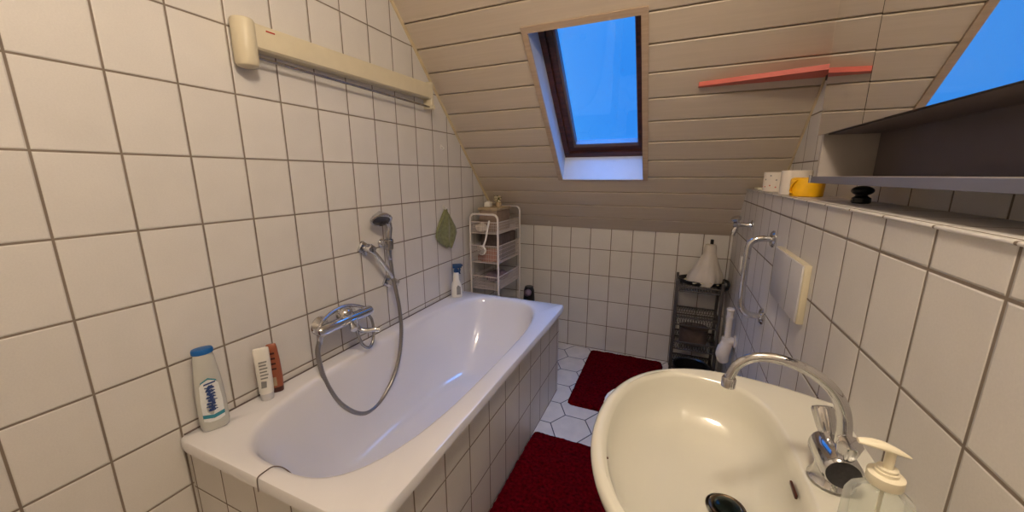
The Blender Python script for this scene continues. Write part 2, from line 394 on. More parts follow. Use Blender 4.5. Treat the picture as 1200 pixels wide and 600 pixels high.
# ------------------------------------------------------------------ skylight
win = bpy.data.objects.new('window_1', None); C.objects.link(win); win['kind'] = 'structure'
win.location = slope(.88, 1.0, .1); ORG[win.name] = Vector(win.location)
b = new()                                            # casing round the opening
cw = .029
slab(b, OX0-cw, OX0, OS0-.006, OS1+cw, -.010, .0); slab(b, OX1, OX1+cw, OS0-.006, OS1+cw, -.010, .0)
slab(b, OX0, OX1, OS1, OS1+cw, -.010, .0); slab(b, OX0, OX1, OS0-.006, OS0, -.008, .0)
obj('casing', b, 'casing', win, 0)
RD = .127; SB = .588                                # depth of the reveal, foot of the frame
b = new()
def quadbox(b, pts, off):
    pts = [Vector(p) for p in pts]; n = (pts[1]-pts[0]).cross(pts[2]-pts[0]).normalized()*off
    loft(b, [pts, [p+n for p in pts]], True, True, True)
quadbox(b, [slope(OX0, OS0, 0), slope(OX0, OS1, 0), slope(OX0, OS1, RD), slope(OX0, SB, RD)], -.0009)
quadbox(b, [slope(OX1, OS0, 0), slope(OX1, OS1, 0), slope(OX1, OS1, RD), slope(OX1, SB, RD)], .0009)
quadbox(b, [slope(OX0, OS0, 0), slope(OX1, OS0, 0), slope(OX1, SB, RD), slope(OX0, SB, RD)], -.002)
quadbox(b, [slope(OX0, OS1, 0), slope(OX1, OS1, 0), slope(OX1, OS1, RD), slope(OX0, OS1, RD)], .0009)
obj('reveal', b, 'reveal', win, 0)
def ring(b, x0, x1, s0, s1, wx, ws0, ws1, n0, n1, wr=None):
    wr = wx if wr is None else wr
    slab(b, x0, x0+wx, s0, s1, n0, n1); slab(b, x1-wr, x1, s0, s1, n0, n1)
    slab(b, x0+wx, x1-wr, s0, s0+ws0, n0, n1); slab(b, x0+wx, x1-wr, s1-ws1, s1, n0, n1)
b = new(); ring(b, OX0+.001, OX1-.001, SB, OS1-.001, .030, .030, .03, RD, RD+.085, .018)
wf = obj('window_frame', b, 'window_wood', win, 0)
b = new(); ring(b, OX0+.031, OX1-.019, SB+.030, OS1-.031, .034, .030, .03, RD+.02, RD+.075, .020)
ws = obj('sash', b, 'window_wood', win, 0)
b = new(); ring(b, OX0+.065, OX1-.039, SB+.060, OS1-.061, .014, .024, .01, RD+.026, RD+.066, .005)
obj('glazing_strip', b, 'strip', win, 0)
b = new(); slab(b, OX0+.079, OX1-.044, SB+.084, OS1-.071, RD+.056, RD+.062)
obj('pane', b, 'glass', win, 0)
# outside flashing that closes the roof round the frame
b = new(); ring(b, OX0-.1, OX1+.1, OS0-.2, OS1+.1, .135, .27, .13, .212, .235); obj('flashing', b, 'alu', win, 0)

# ------------------------------------------------------------------ bathtub
def sup(t, cx, cy, a, bb, n, z, y2=None):
    c, s = math.cos(t), math.sin(t)
    r = (abs(c/a)**n + abs(s/bb)**n)**(-1/n)
    return Vector((cx+c*r, cy+s*r, z))
TX, TY0, TY1, RZ = .755, -.014, 1.604, .585
tub = thing('bathtub', 'built-in white enamel bathtub with tiled side panels along the left wall', 'bathtub', (.375, .80, 0))
N = 256
def rect_ring(x0, x1, y0, y1, z):
    out = []; cx, cy = .375, .80
    for i in range(N):
        t = 2*PI*i/N; c, s = math.cos(t), math.sin(t)
        k = min(((x1-cx) if c > 0 else (cx-x0))/max(abs(c), 1e-9), ((y1-cy) if s > 0 else (cy-y0))/max(abs(s), 1e-9))
        out.append([cx+c*k, cy+s*k, z])
    # snap nearest to the corners
    for X in (x0, x1):
        for Y in (y0, y1):
            j = min(range(N), key=lambda q: (out[q][0]-X)**2+(out[q][1]-Y)**2); out[j][0], out[j][1] = X, Y
    r = .020                                         # rounded corners
    for p in out:
        ax, ay = (x1-r if p[0] > cx else x0+r), (y1-r if p[1] > cy else y0+r)
        if (p[0]-ax)*(1 if p[0] > cx else -1) > 0 and (p[1]-ay)*(1 if p[1] > cy else -1) > 0:
            d = math.hypot(p[0]-ax, p[1]-ay); p[0] = ax+(p[0]-ax)*r/d; p[1] = ay+(p[1]-ay)*r/d
    return [Vector(p) for p in out]
b = new()
IN = (.378, .800, .305, .765)
rings = [rect_ring(.0012, TX-.020, TY0+.014, TY1-.014, RZ-.038), rect_ring(.0012, TX, TY0, TY1, RZ-.036), rect_ring(.0012, TX, TY0, TY1, RZ-.010), rect_ring(.0012, TX-.003, TY0+.003, TY1-.003, RZ-.003),
         rect_ring(.0012, TX-.010, TY0+.010, TY1-.010, RZ), ]
def inner(z, dx, dyn, dyf, n=3.3):
    cx, cy, a, bb = IN; y0 = cy-bb+dyn; y1 = cy+bb-dyf
    return [sup(2*PI*i/N, cx, (y0+y1)/2, a-dx, (y1-y0)/2, n, z) for i in range(N)]
rings += [inner(RZ-.001, -.010, -.010, -.010), inner(RZ-.004, 0, 0, 0), inner(RZ-.014, .008, .008, .008), inner(RZ-.03, .013, .016, .016),
          inner(.48, .024, .045, .055), inner(.36, .040, .10, .13), inner(.27, .058, .16, .21, 3.1), inner(.215, .080, .21, .27, 3.0), inner(.185, .105, .26, .32, 2.8), inner(.172, .140, .31, .38, 2.6), inner(.168, .20, .42, .5, 2.4), inner(.165, .27, .6, .66, 2.2)]
loft(b, rings, True, False, True)
obj('tub_shell', b, 'enamel', tub, 40)
b = new(); box(b, (.003, TY0+.018, .0), (.718, TY0+.030, RZ-.038)); obj('tiled_end_panel', b, 'tile_tub_end', tub, 0)
b = new(); box(b, (.7181, TY0+.018, .0), (.724, TY1-.012, RZ-.038)); obj('tiled_side_panel', b, 'tile_tub_side', tub, 0)
b = new(); box(b, (.003, TY1-.030, .0), (.718, TY1-.014, RZ-.038)); obj('tiled_back_panel', b, 'tile_tub_end', tub, 0)
b = new(); lathe(b, (.38, .80, .166), (0, 0, 1), [(0, .032), (.003, .034), (.004, .026), (.001, .012)], 28); obj('tub_drain', b, 'chrome', tub)
# joint strip at the wall
b = new(); tube(b, [(.004, TY0+.018, RZ+.0012), (.004, TY1, RZ+.0012)], .003, 8); obj('sealant_joint', b, 'scratch', tub)
# thin cord over the near rim
b = new(); tube(b, [(.381, -.0175, .548), (.381, -.017, .575), (.380, -.012, .5885), (.377, .010, .5875), (.380, .026, .588), (.397, .036, .586), (.418, .040, .579), (.436, .046, .560)], .0016, 8, 6)
tag(obj('cord', b, 'scratch'), 'thin dark cord lying over the near rim of the bathtub', 'cord')

# ------------------------------------------------------------------ bath mixer tap
mx = thing('bath_mixer', 'chrome bath mixer tap on the left wall above the bathtub rim', 'tap', (.0, .58, .755))
for y in (.505, .655):
    b = new(); lathe(b, (0, y, .748), (1, 0, 0), [(0, .040), (.004, .041), (.012, .036), (.030, .021), (.070, .017)], 32); obj('wall_flange', b, 'chrome', mx)
b = new(); lathe(b, (.076, .432, .757), (0, 1, 0), [(0, .006), (.004, .016), (.012, .021), (.02, .0225), (.265, .0235), (.282, .0215), (.290, .012)], 28); obj('mixer_body', b, 'chrome', mx)
b = new(); tube(b, [(.080, .440, .764), (.070, .462, .786), (.058, .500, .800), (.052, .545, .808), (.052, .59, .811), (.056, .625, .806), (.066, .66, .792), (.075, .69, .775)], [.006, .007, .008, .009, .009, .008, .007, .006], 12, 6); obj('curved_lever', b, 'chrome', mx)
b = new(); lathe(b, (.060, .585, .765), (0, 0, 1), [(0, .034), (.018, .036), (.030, .033), (.040, .026), (.046, .012)], 28); obj('cartridge_cap', b, 'chrome', mx)
b = new(); lathe(b, (.084, .600, .752), (.25, .1, -1), [(0, .022), (.018, .020), (.026, .016), (.04, .0155)], 24); obj('outlet_body', b, 'chrome', mx)
b = new(); lathe(b, (.098, .585, .742), (1, -.5, -.55), [(0, .010), (.018, .010), (.02, .015), (.034, .016), (.038, .012)], 20); obj('diverter_knob', b, 'chrome', mx)
b = new(); tube(b, [(.09, .612, .722), (.10, .625, .700), (.12, .640, .692), (.145, .66, .694), (.16, .675, .690)], [.012, .012, .011, .011], 14, 6); obj('spout', b, 'chrome', mx)
b = new(); tube(b, [(.085, .690, .745), (.09, .705, .715), (.095, .706, .66), (.10, .690, .615), (.105, .660, .600), (.105, .630, .622), (.10, .615, .665), (.095, .608, .705)], .0065, 12, 8); obj('looped_pipe', b, 'chrome_dull', mx)

# ------------------------------------------------------------------ hand shower, bracket, grab handle
hs = thing('hand_shower', 'chrome hand shower with a long metal hose hanging from its wall bracket', 'shower', (.06, .87, 1.0))
hc = Vector((.078, .826, 1.162)); hn = Vector((.52, -.34, -.80)).normalized()
b = new(); lathe(b, hc - hn*.016, hn, [(-.016, .010), (-.010, .028), (.002, .042), (.012, .050), (.019, .051), (.023, .047)], 36); obj('shower_head', b, 'chrome', hs)
b = new(); lathe(b, hc + hn*.0060, hn, [(0, .042), (.002, .037), (.0035, .030), (.004, .012)], 32)
for k in range(22):
    a = k*2.4; r = .031*math.sqrt((k+.5)/22); u, w = frame(hn); p = hc + hn*.008 + u*(r*math.cos(a)) + w*(r*math.sin(a)); cyl(b, p, p+hn*.003, .0018, .0012, 8)
obj('spray_face', b, 'darkgrey', hs)
b = new(); tube(b, [(.058, .835, 1.180), (.060, .868, 1.168), (.060, .892, 1.12), (.052, .893, 1.06), (.048, .895, 1.01), (.047, .894, .985)], [.020, .0195, .0175, .015, .0145, .013], 16, 6); obj('handle', b, 'chrome', hs)
b = new()
hp = [(.047, .894, .985), (.052, .896, .94), (.060, .895, .87), (.075, .895, .79), (.09, .893, .71), (.105, .880, .60), (.115, .842, .48), (.12, .79, .395), (.12, .72, .335), (.12, .65, .308), (.12, .58, .318), (.115, .515, .375), (.105, .462, .46), (.09, .43, .57), (.078, .425, .67), (.076, .438, .715), (.076, .446, .742)]
P = smooth_path(hp, 22)
tube(b, P, [.0092 + (.0009 if i % 2 else -.0003) for i in range(len(P))], 12); obj('shower_hose', b, 'hose', hs, 60)
b = new(); lathe(b, (.076, .446, .757), (0, -.1, -1), [(.014, .013), (.03, .013), (.036, .011), (.05, .010)], 18); obj('hose_nut', b, 'chrome', hs)
b = new(); lathe(b, (.047, .894, .99), (.06, .01, -1), [(0, .0125), (.03, .012), (.036, .0102)], 18); obj('hose_nut', b, 'chrome', hs)
br = thing('shower_bracket', 'small chrome wall bracket that holds the hand shower', 'bracket', (0, .895, 1.03))
b = new(); lathe(b, (0, .895, 1.035), (1, 0, 0), [(0, .022), (.004, .022), (.010, .015), (.03, .013)], 24); obj('wall_plate', b, 'chrome', br)
b = new(); lathe(b, (.052, .8935, 1.012), (-.04, .0, 1), [(-.008, .015), (-.004, .020), (.040, .0245), (.044, .022)], 24, cap=False); lathe(b, (.052, .8935, 1.012), (-.04, .0, 1), [(.001, .0145), (.043, .0165)], 24, cap=False); obj('holder_cup', b, 'chrome_dull', br)
gh = thing('grab_rail', 'short chrome grab rail slanting on the left wall beside the hand shower', 'grab handle', (0, .84, .93))
A, B_ = Vector((0, .775, 1.03)), Vector((0, .915, .832))
for p in (A, B_):
    b = new(); bbox(b, (0, p.y-.027, p.z-.027), (.014, p.y+.027, p.z+.027), .003, rot=Matrix.Rotation(-.62, 3, 'X')); cyl(b, (.01, p.y, p.z), (.052, p.y, p.z), .012, .011, 20)
    bbox(b, (.030, p.y-.021, p.z-.018), (.064, p.y+.021, p.z+.018), .004, rot=Matrix.Rotation(-.62, 3, 'X')); obj('handle_foot', b, 'chrome', gh)
b = new(); d = (B_-A).normalized(); X = Vector((.05, 0, 0))
tube(b, [A+X-d*.028, A+X, A+X+d*.04+Vector((.010,0,0)), A+X+d*.10+Vector((.014,0,0)), B_+X-d*.06+Vector((.012,0,0)), B_+X, B_+X+d*.028], [.008, .0095, .010, .0105, .010, .0095, .008], 16, 6); obj('grip_bar', b, 'chrome', gh)

# ------------------------------------------------------------------ bar heater high on the left wall
ht = thing('bar_heater', 'long cream wall-mounted bar heater with a rounded end cap', 'heater', (0, .8, 1.78))
b = new()
prof = [(0, 1.772), (.048, 1.770), (.055, 1.776), (.056, 1.836), (.050, 1.847), (0, 1.853)]
loft(b, [[(x, .350, z-.008) for x, z in prof], [(x, 1.300, z+.004) for x, z in prof]], True, True, True); obj('front_cover', b, 'cream_plastic', ht, 30)
b = new(); cyl(b, (.038, .33, 1.740), (.038, 1.31, 1.734), .0052, n=14); obj('heating_rod', b, 'chrome_dull', ht)
b = new(); lathe(b, (.036, .334, 1.702), (0, 0, 1), [(0, .022), (.004, .030), (.014, .034), (.134, .034), (.140, .031), (.142, .026)], 32, sx=1.05, sy=.95, u=(1,0,0)); obj('end_cap', b, 'cream_plastic', ht)
b = new(); bbox(b, (0, 1.298, 1.722), (.056, 1.322, 1.864), .006); obj('end_bracket', b, 'cream_plastic', ht)
b = new(); lathe(b, (.050, 1.310, 1.732), (1, 0, 0), [(0, .012), (.012, .012), (.016, .008)], 16); obj('adjusting_knob', b, 'cream_plastic', ht)
b = new(); box(b, (.0558, .395, 1.822), (.0572, .425, 1.826)); obj('red_mark', b, 'red_mark', ht, 0); ht.children[-1]['label'] = 'small red printed mark'

# ------------------------------------------------------------------ hooks and green cloth on the left wall
def hook(y, z, label):
    h = thing('wall_hook', label, 'hook', (0, y, z), 'adhesive hooks on the left wall')
    b = new(); bbox(b, (0, y-.010, z-.014), (.003, y+.010, z+.014), .0012); obj('hook_plate', b, 'white_plastic', h)
    b = new(); tube(b, [(.003, y, z+.004), (.012, y, z+.0), (.014, y, z-.010), (.009, y, z-.016), (.014, y, z-.012)][:4]+[(.020, y, z-.012), (.021, y, z-.004)], .0024, 10, 4); obj('hook_prong', b, 'white_plastic', h)
    return h
hook(1.456, 1.534, 'small white adhesive hook, empty, below the slope end of the bar heater')
hook(1.455, 1.172, 'small white adhesive hook that the green cloth hangs from')
b = new()
NY = 40
def clothw(t):                                        # half width down the cloth
    pts = [(0, .004), (.10, .030), (.30, .072), (.50, .108), (.66, .118), (.80, .095), (.92, .050), (1, .012)]
    for (a, wa), (c, wc) in zip(pts, pts[1:]):
        if t <= c: return wa + (wc-wa)*(t-a)/(c-a)
    return .01
for side, off in ((0, .006),):
    rr = []
    for i in range(NY+1):
        t = i/NY; z = 1.158 - t*.246; w = clothw(t); row_f = []; row_b = []
        for j in range(33):
            u = -1 + 2*j/32; y = 1.461 + u*w + (.012*t)
            fold = .012*math.cos(u*7+t*2.5)*(.4+.6*t) * (1-abs(u)**4) + .010*(1-u*u)
            row_f.append((.010+fold+.012*t*(1-u*u), y, z - .010*abs(u)*(1-t) + .004*math.sin(u*9)))
            row_b.append((.004, y, z))
        rr.append(row_f + row_b[::-1])
    loft(b, rr, True, True, True)
tag(obj('washcloth', b, 'green_cloth', smooth=80), 'olive green washcloth hanging in a bunch from a wall hook', 'cloth')

# ------------------------------------------------------------------ bottles on the bathtub rim
BZ = RZ + .0005
sg = thing('shower_gel_bottle', 'clear shower gel bottle with a blue cap, at the near corner of the bathtub', 'bottle', (.052, .066, BZ))
fx = Vector((.93, -.38, 0)).normalized()            # direction its flat face looks
fw = Vector((-fx.y, fx.x, 0))
def flatbottle(b, c, prof, n=36, up=(0,0,1), ex=2.6):
    """prof = [(z, half width, half depth)]"""
    R = []
    for z, hw, hd in prof:
        row = []
        for i in range(n):
            t = 2*PI*i/n; cc, ss = math.cos(t), math.sin(t)
            r = (abs(cc)**ex + abs(ss)**ex)**(-1/ex)
            row.append(Vector(c) + fw*(cc*r*hw) + fx*(ss*r*hd) + Vector((0, 0, z)))
        R.append(row)
    loft(b, R, True, True, True)
c0 = Vector((.052, .066, BZ))
b = new(); flatbottle(b, c0, [(0, .030, .014), (.004, .034, .018), (.02, .037, .020), (.07, .0375, .021), (.12, .036, .020), (.17, .033, .019), (.21, .029, .018), (.238, .026, .017), (.248, .024, .016), (.252, .020, .014)]); obj('bottle_body', b, 'bottle_milky', sg)
b = new(); flatbottle(b, c0, [(.252, .023, .017), (.254, .027, .019), (.264, .027, .019), (.268, .025, .017), (.269, .017, .012)], ex=2.2); obj('cap', b, 'blue_cap', sg)
sg.children[-1]['label'] = 'blue oval cap'
def decal(b, c, pts, off, hd, ctr):
    """flat polygon patch on the bottle's face: pts = [(across, up)]"""
    loft(b, [[Vector(c) + fw*(a) + fx*(hd + o - .0035*(a/.03)**2) + Vector((0, 0, z)) for a, z in pts] for o in (off, off+.0006)], True, True, True)
b = new(); decal(b, c0, [(-.026, .040), (-.013, .034), (0, .033), (.013, .034), (.026, .040), (.0265, .10), (.023, .155), (.012, .170), (0, .172), (-.012, .170), (-.023, .155), (-.0265, .10)], .000, .0215, 0)
lb = obj('front_label', b, 'label_white', sg, 0)
b = new()
random.seed(3)
for k in range(30):                                  # dense script lettering, too blurred to read
    z = .070 + .085*k/30; w = .0085 + .004*math.sin(k*1.7); a = random.uniform(-.004, .004); h = .0034
    decal(b, c0, [(a-w, z), (a-w*.2, z-h*.35), (a+w, z+h*.1), (a+w*.8, z+h), (a+w*.1, z+h*.55), (a-w*.9, z+h*.9)], .0008+.00002*k, .0215, 0)
decal(b, c0, [(-.013, .156), (.016, .160), (.017, .165), (-.012, .161)], .0009, .0215, 0)
obj('printed_name', b, 'blue_dark', lb, 0)
b = new()
decal(b, c0, [(-.0265, .050), (0, .044), (.0265, .050), (.0268, .062), (0, .056), (-.0268, .062)], .0008, .0215, 0)
obj('teal_band', b, 'teal', lb, 0)
b = new()
decal(b, c0, [(-.020, .163), (0, .174), (.020, .163), (.019, .168), (0, .179), (-.019, .168)], .0008, .0212, 0)
obj('teal_band', b, 'teal', lb, 0)

wt = thing('shampoo_tube', 'white cosmetic tube standing on its cap on the bathtub rim', 'tube', (.050, .232, BZ))
c0 = Vector((.050, .232, BZ)); fx = Vector((.86, -.5, 0)).normalized(); fw = Vector((-fx.y, fx.x, 0))
b = new(); flatbottle(b, c0, [(0, .019, .016), (.002, .0205, .0175), (.026, .0205, .0175)], ex=2); obj('cap', b, 'grey_plastic', wt)
wt.children[-1]['label'] = 'greyish screw cap'
b = new(); flatbottle(b, c0, [(.026, .0215, .0185), (.05, .0225, .0185), (.11, .0235, .017), (.155, .024, .013), (.182, .024, .009), (.192, .023, .006), (.194, .020, .003)], ex=2.1); tb = obj('tube_body', b, 'white_plastic', wt)
b = new()
for k in range(6):
    z = .145 - k*.012; decal(b, c0, [(-.012, z), (.012-.003*(k % 2), z), (.012-.003*(k % 2), z+.005), (-.012, z+.005)], -.0003, .019, 0)
decal(b, c0, [(-.014, .052), (.002, .052), (.004, .075), (-.012, .078)], .0004, .019, 0)
obj('printed_text', b, 'grey_print', tb, 0)
bb_ = thing('lotion_bottle', 'brown lotion bottle leaning close behind the white tube', 'bottle', (.040, .274, BZ))
c0 = Vector((.034, .278, BZ)); fx = Vector((.80, -.6, 0)).normalized(); fw = Vector((-fx.y, fx.x, 0))
b = new(); flatbottle(b, c0, [(0, .020, .012), (.002, .0215, .014), (.020, .022, .0145)], ex=2.6); obj('cap', b, 'brown_dark', bb_); bb_.children[-1]['label'] = 'dark brown cap'
b = new(); flatbottle(b, c0, [(.020, .022, .0145), (.05, .0235, .0145), (.12, .0215, .012), (.17, .0175, .008), (.184, .015, .005), (.186, .012, .003)], ex=2.4); t2 = obj('bottle_body', b, 'brown_bottle', bb_)
b = new(); decal(b, c0, [(-.016, .028), (.004, .028), (.004, .062), (-.016, .062)], .0002, .0155, 0); obj('pale_label', b, 'tan', t2, 0)
b = new()
for k in range(4):
    z = .150 - k*.02; decal(b, c0, [(-.010, z), (.008, z), (.008, z+.007), (-.010, z+.007)], -.0012, .0145, 0)
obj('printed_name', b, 'brown_dark', t2, 0)

sb = thing('spray_bottle', 'white spray bottle with a blue trigger at the far end of the bathtub', 'bottle', (.063, 1.475, BZ))
c0 = Vector((.063, 1.475, BZ)); fx = Vector((.6, -.8, 0)).normalized(); fw = Vector((-fx.y, fx.x, 0))
b = new(); flatbottle(b, c0, [(0, .030, .020), (.003, .034, .023), (.05, .035, .024), (.085, .033, .023), (.105, .024, .020), (.118, .019, .018), (.13, .020, .018), (.160, .017, .016), (.168, .0125, .0125)], ex=2.4); s1 = obj('bottle_body', b, 'white_plastic', sb)
b = new(); decal(b, c0, [(-.002, .02), (.024, .02), (.024, .07), (.008, .085), (-.002, .07)], .0012, .024, 0); obj('side_label', b, 'grey_print', s1, 0)
b = new(); lathe(b, c0+Vector((0,0,.166)), (0,0,1), [(0, .0155), (.018, .0155), (.020, .012), (.028, .011)], 24)
q = c0+Vector((0,0,.205)); bx = fw
def orient(lo, hi, c, ax, r=.003):
    t = bmesh.new(); bbox(t, lo, hi, r); R = Matrix((ax, Vector((-ax.y, ax.x, 0)), Vector((0,0,1)))).transposed()
    for v in t.verts: v.co = R @ v.co + Vector(c)
    return t
merge(b, orient((-.022, -.010, -.012), (.036, .010, .016), q, bx, .004)); merge(b, orient((.034, -.007, -.002), (.044, .007, .012), q, bx, .003))
obj('spray_head', b, 'blue_trigger', sb); sb.children[-1]['label'] = 'blue spray head'
b = new(); tube(b, [q+bx*.020+Vector((0,0,-.008)), q+bx*.024+Vector((0,0,-.022)), q+bx*.020+Vector((0,0,-.040)), q+bx*.026+Vector((0,0,-.052))], [.004, .005, .0045, .0035], 10, 4, flat=1.4); obj('trigger', b, 'blue_trigger', sb)

# ------------------------------------------------------------------ white slim cart behind the bathtub
ct = thing('storage_cart', 'slim white metal storage cart with mesh baskets behind the bathtub', 'cart', (.15, 1.93, 0))
CX0, CX1, CY0, CY1 = .035, .247, 1.72, 2.105
def uframe(y, zt):
    b = new(); r = .035; pts = [(CX0, y, .06), (CX0, y, zt-r)]
    for k in range(1, 7): a = PI/2*k/6; pts.append((CX0+r-r*math.cos(a), y, zt-r+r*math.sin(a)))
    for k in range(0, 7): a = PI/2*k/6; pts.append((CX1-r+r*math.sin(a), y, zt-r+r*math.cos(a)))
    pts.append((CX1, y, .06)); tube(b, pts, .0072, 12); return b
obj('front_frame', uframe(CY0, 1.105), 'white_metal', ct); obj('rear_frame', uframe(CY1, 1.135), 'white_metal', ct)
def wire_basket(z0, z1):
    b = new(); x0, x1, y0, y1 = CX0+.008, CX1-.008, CY0+.008, CY1-.008
    for z, r in ((z1, .0038), (z0, .0028)): tube(b, [(x0,y0,z),(x1,y0,z),(x1,y1,z),(x0,y1,z),(x0,y0,z)], r, 8)
    n = 14
    for i in range(n+1):
        x = x0+(x1-x0)*i/n
        for y in (y0, y1): cyl(b, (x, y, z0), (x, y, z1), .0012, n=6)
        cyl(b, (x, y0, z0), (x, y1, z0), .0012, n=6)
    n = 26
    for i in range(n+1):
        y = y0+(y1-y0)*i/n
        for x in (x0, x1): cyl(b, (x, y, z0), (x, y, z1), .0012, n=6)
        cyl(b, (x0, y, z0), (x1, y, z0), .0012, n=6)
    m = 4
    for k in range(1, m):
        z = z0+(z1-z0)*k/m; tube(b, [(x0,y0,z),(x1,y0,z),(x1,y1,z),(x0,y1,z),(x0,y0,z)], .0012, 6)
    return b
TIERS = [(.972, 1.050), (.765, .885), (.575, .665), (.33, .41)]
for z0, z1 in TIERS: obj('wire_basket', wire_basket(z0, z1), 'basket', ct)
for x in (CX0, CX1):
    for y in (CY0, CY1):
        b = new(); lathe(b, (x-.011, y, .0275), (1,0,0), [(0, .02), (.003, .026), (.019, .026), (.022, .02)], 20); cyl(b, (x, y, .045), (x, y, .075), .009, n=14); obj('caster_wheel', b, 'grey_plastic', ct)
# things in and on the cart
def simple(name, label, cat, b, m, smooth=35, group=None): return tag(obj(name, b, m, None, smooth), label, cat, group)
bx_ = thing('storage_box', 'tan lidded box on the top tier of the white cart', 'box', (.14, 1.93, .975))
b = new(); bbox(b, (.060, 1.80, .975), (.200, 2.03, 1.122), .008); obj('box_body', b, 'tan_dark', bx_)
b = new(); bbox(b, (.054, 1.794, 1.122), (.206, 2.036, 1.142), .006); obj('box_lid', b, 'tan', bx_)
b = new(); bbox(b, (.075, 1.855, 1.143), (.118, 1.90, 1.178), .004); lathe(b, (.0965, 1.8775, 1.176), (0,0,1), [(0, .014), (.008, .014)], 20); simple('cream_jar', 'small white square jar on the tan box, left of the dried flowers', 'jar', b, 'white_plastic')
fl = thing('dried_flowers', 'bunch of cream and olive dried flowers on the tan box', 'flowers', (.165, 1.90, 1.143))
b = new(); lathe(b, (.165, 1.905, 1.143), (0,0,1), [(0, .018), (.012, .024), (.030, .022), (.034, .018)], 20); obj('flower_pot', b, 'tan', fl)
b = new()
for k in range(26):
    a = random.uniform(0, 2*PI); r = random.uniform(.004, .030); p = Vector((.165+r*math.cos(a), 1.905+r*math.sin(a), random.uniform(1.180, 1.215))); sphere(b, p, random.uniform(.006, .011), 8, (1, 1, .7))
obj('petals', b, 'flower', fl)
b = new()
for k in range(16):
    a = random.uniform(0, 2*PI); p0 = Vector((.165, 1.905, 1.170)); p1 = p0 + Vector((.035*math.cos(a), .035*math.sin(a), random.uniform(.02, .075))); tube(b, [p0, (p0+p1)/2+Vector((0,0,.006)), p1], [.001, .005, .0008], 6, 3, flat=.3)
obj('leaves', b, 'leaf', fl)
br2 = thing('bath_brush', 'white long-handled bath brush hanging at the front of the white cart', 'brush', (.16, 1.70, 1.03))
b = new(); tube(b, [(.185, 1.716, 1.062), (.187, 1.702, 1.045), (.180, 1.694, .99), (.165, 1.694, .93), (.146, 1.694, .885)], [.006, .007, .006, .006, .008], 12, 6); obj('brush_handle', b, 'white_plastic', br2)
b = new(); lathe(b, (.140, 1.690, .862), (0, -1, 0), [(-.010, .026), (-.004, .031), (.004, .031), (.008, .026)], 24, sx=1, sy=1.1); obj('brush_head', b, 'white_plastic', br2)
b = new()
for k in range(60):
    a = k*2.4; r = .026*math.sqrt((k+.5)/60); cyl(b, (.140+r*math.cos(a), 1.683, .862+1.1*r*math.sin(a)), (.140+r*1.08*math.cos(a), 1.667, .862+1.18*r*math.sin(a)), .0022, .0015, 6)
obj('bristles', b, 'basket', br2)
b = new()
for i in range(1):
    sphere(b, (.10, 1.763, 1.010), .034, 16, (1.25, .8, .9))
for v in b.verts: v.co += Vector(noise.noise_vector(v.co*40))*.010
simple('bath_sponge', 'pale netted bath sponge in the top basket of the white cart', 'sponge', b, 'paper', 70)
b = new(); bbox(b, (.055, 1.83, .770), (.225, 2.08, .955), .006); simple('dark_box', 'dark brown box in the second basket of the white cart', 'box', b, 'darkbox')
b2 = thing('salmon_pouch', 'salmon pink pouch in the second basket of the white cart', 'pouch', (.14, 1.78, .770))
b = new(); flat = []
for i in range(9):
    z = .771 + .090*i/8; w = .076 + .004*math.sin(i); d = .022*(1-.5*(i/8)**2)
    flat.append([Vector((.141 + w*math.cos(2*PI*j/32)*(abs(math.cos(2*PI*j/32))**-.45 if abs(math.cos(2*PI*j/32)) > .05 else 1), 1.772 + d*math.sin(2*PI*j/32) , z + .004*math.sin(j))) for j in range(32)])
loft(b, flat, True, True, True); obj('pouch_body', b, 'salmon', b2, 60)
b = new(); tube(b, [(.068, 1.766, .864), (.14, 1.758, .866), (.214, 1.766, .864)], .004, 8, 6); obj('pouch_seam', b, 'tan', b2)
b = new(); sphere(b, (.142, 1.91, .630), .05, 18, (1.40, 2.3, .70))
for v in b.verts: v.co += Vector(noise.noise_vector(v.co*22))*.016
simple('folded_towel', 'mauve folded towel lying in the third basket of the white cart', 'towel', b, 'mauve', 70)
for i, (x, y, z0, r, h, m, lab) in enumerate(((.09, 1.80, .335, .028, .15, 'darkbox', 'dark bottle in the lowest basket of the white cart, nearest the left wall'), (.19, 1.86, .335, .030, .12, 'tan', 'tan bottle in the lowest basket of the white cart'), )):
    o = thing('toiletry_bottle', lab, 'bottle', (x, y, z0)); b = new(); lathe(b, (x, y, z0), (0,0,1), [(0, r*.9), (.004, r), (h*.75, r), (h*.85, r*.5)], 20); obj('bottle_body', b, m, o)
    b = new(); lathe(b, (x, y, z0+h*.85), (0,0,1), [(0, r*.55), (h*.18, r*.55), (h*.2, r*.4)], 18); obj('cap', b, 'white_plastic', o)
# dark vacuum-like item on a stand behind the tub end
dk = thing('cleaning_appliance', 'dark appliance with a pale mauve nozzle peeking out behind the bathtub', 'appliance', (.350, 2.05, 0))
b = new(); lathe(b, (.350, 2.05, 0), (0,0,1), [(0, .07), (.01, .075), (.30, .06), (.40, .045), (.50, .040), (.53, .030)], 28); obj('appliance_body', b, 'black', dk)
b = new(); lathe(b, (.356, 2.005, .49), (.5, -.7, .35), [(-.02, .026), (.02, .026), (.03, .020), (.032, .014)], 22); obj('nozzle', b, 'mauve', dk)

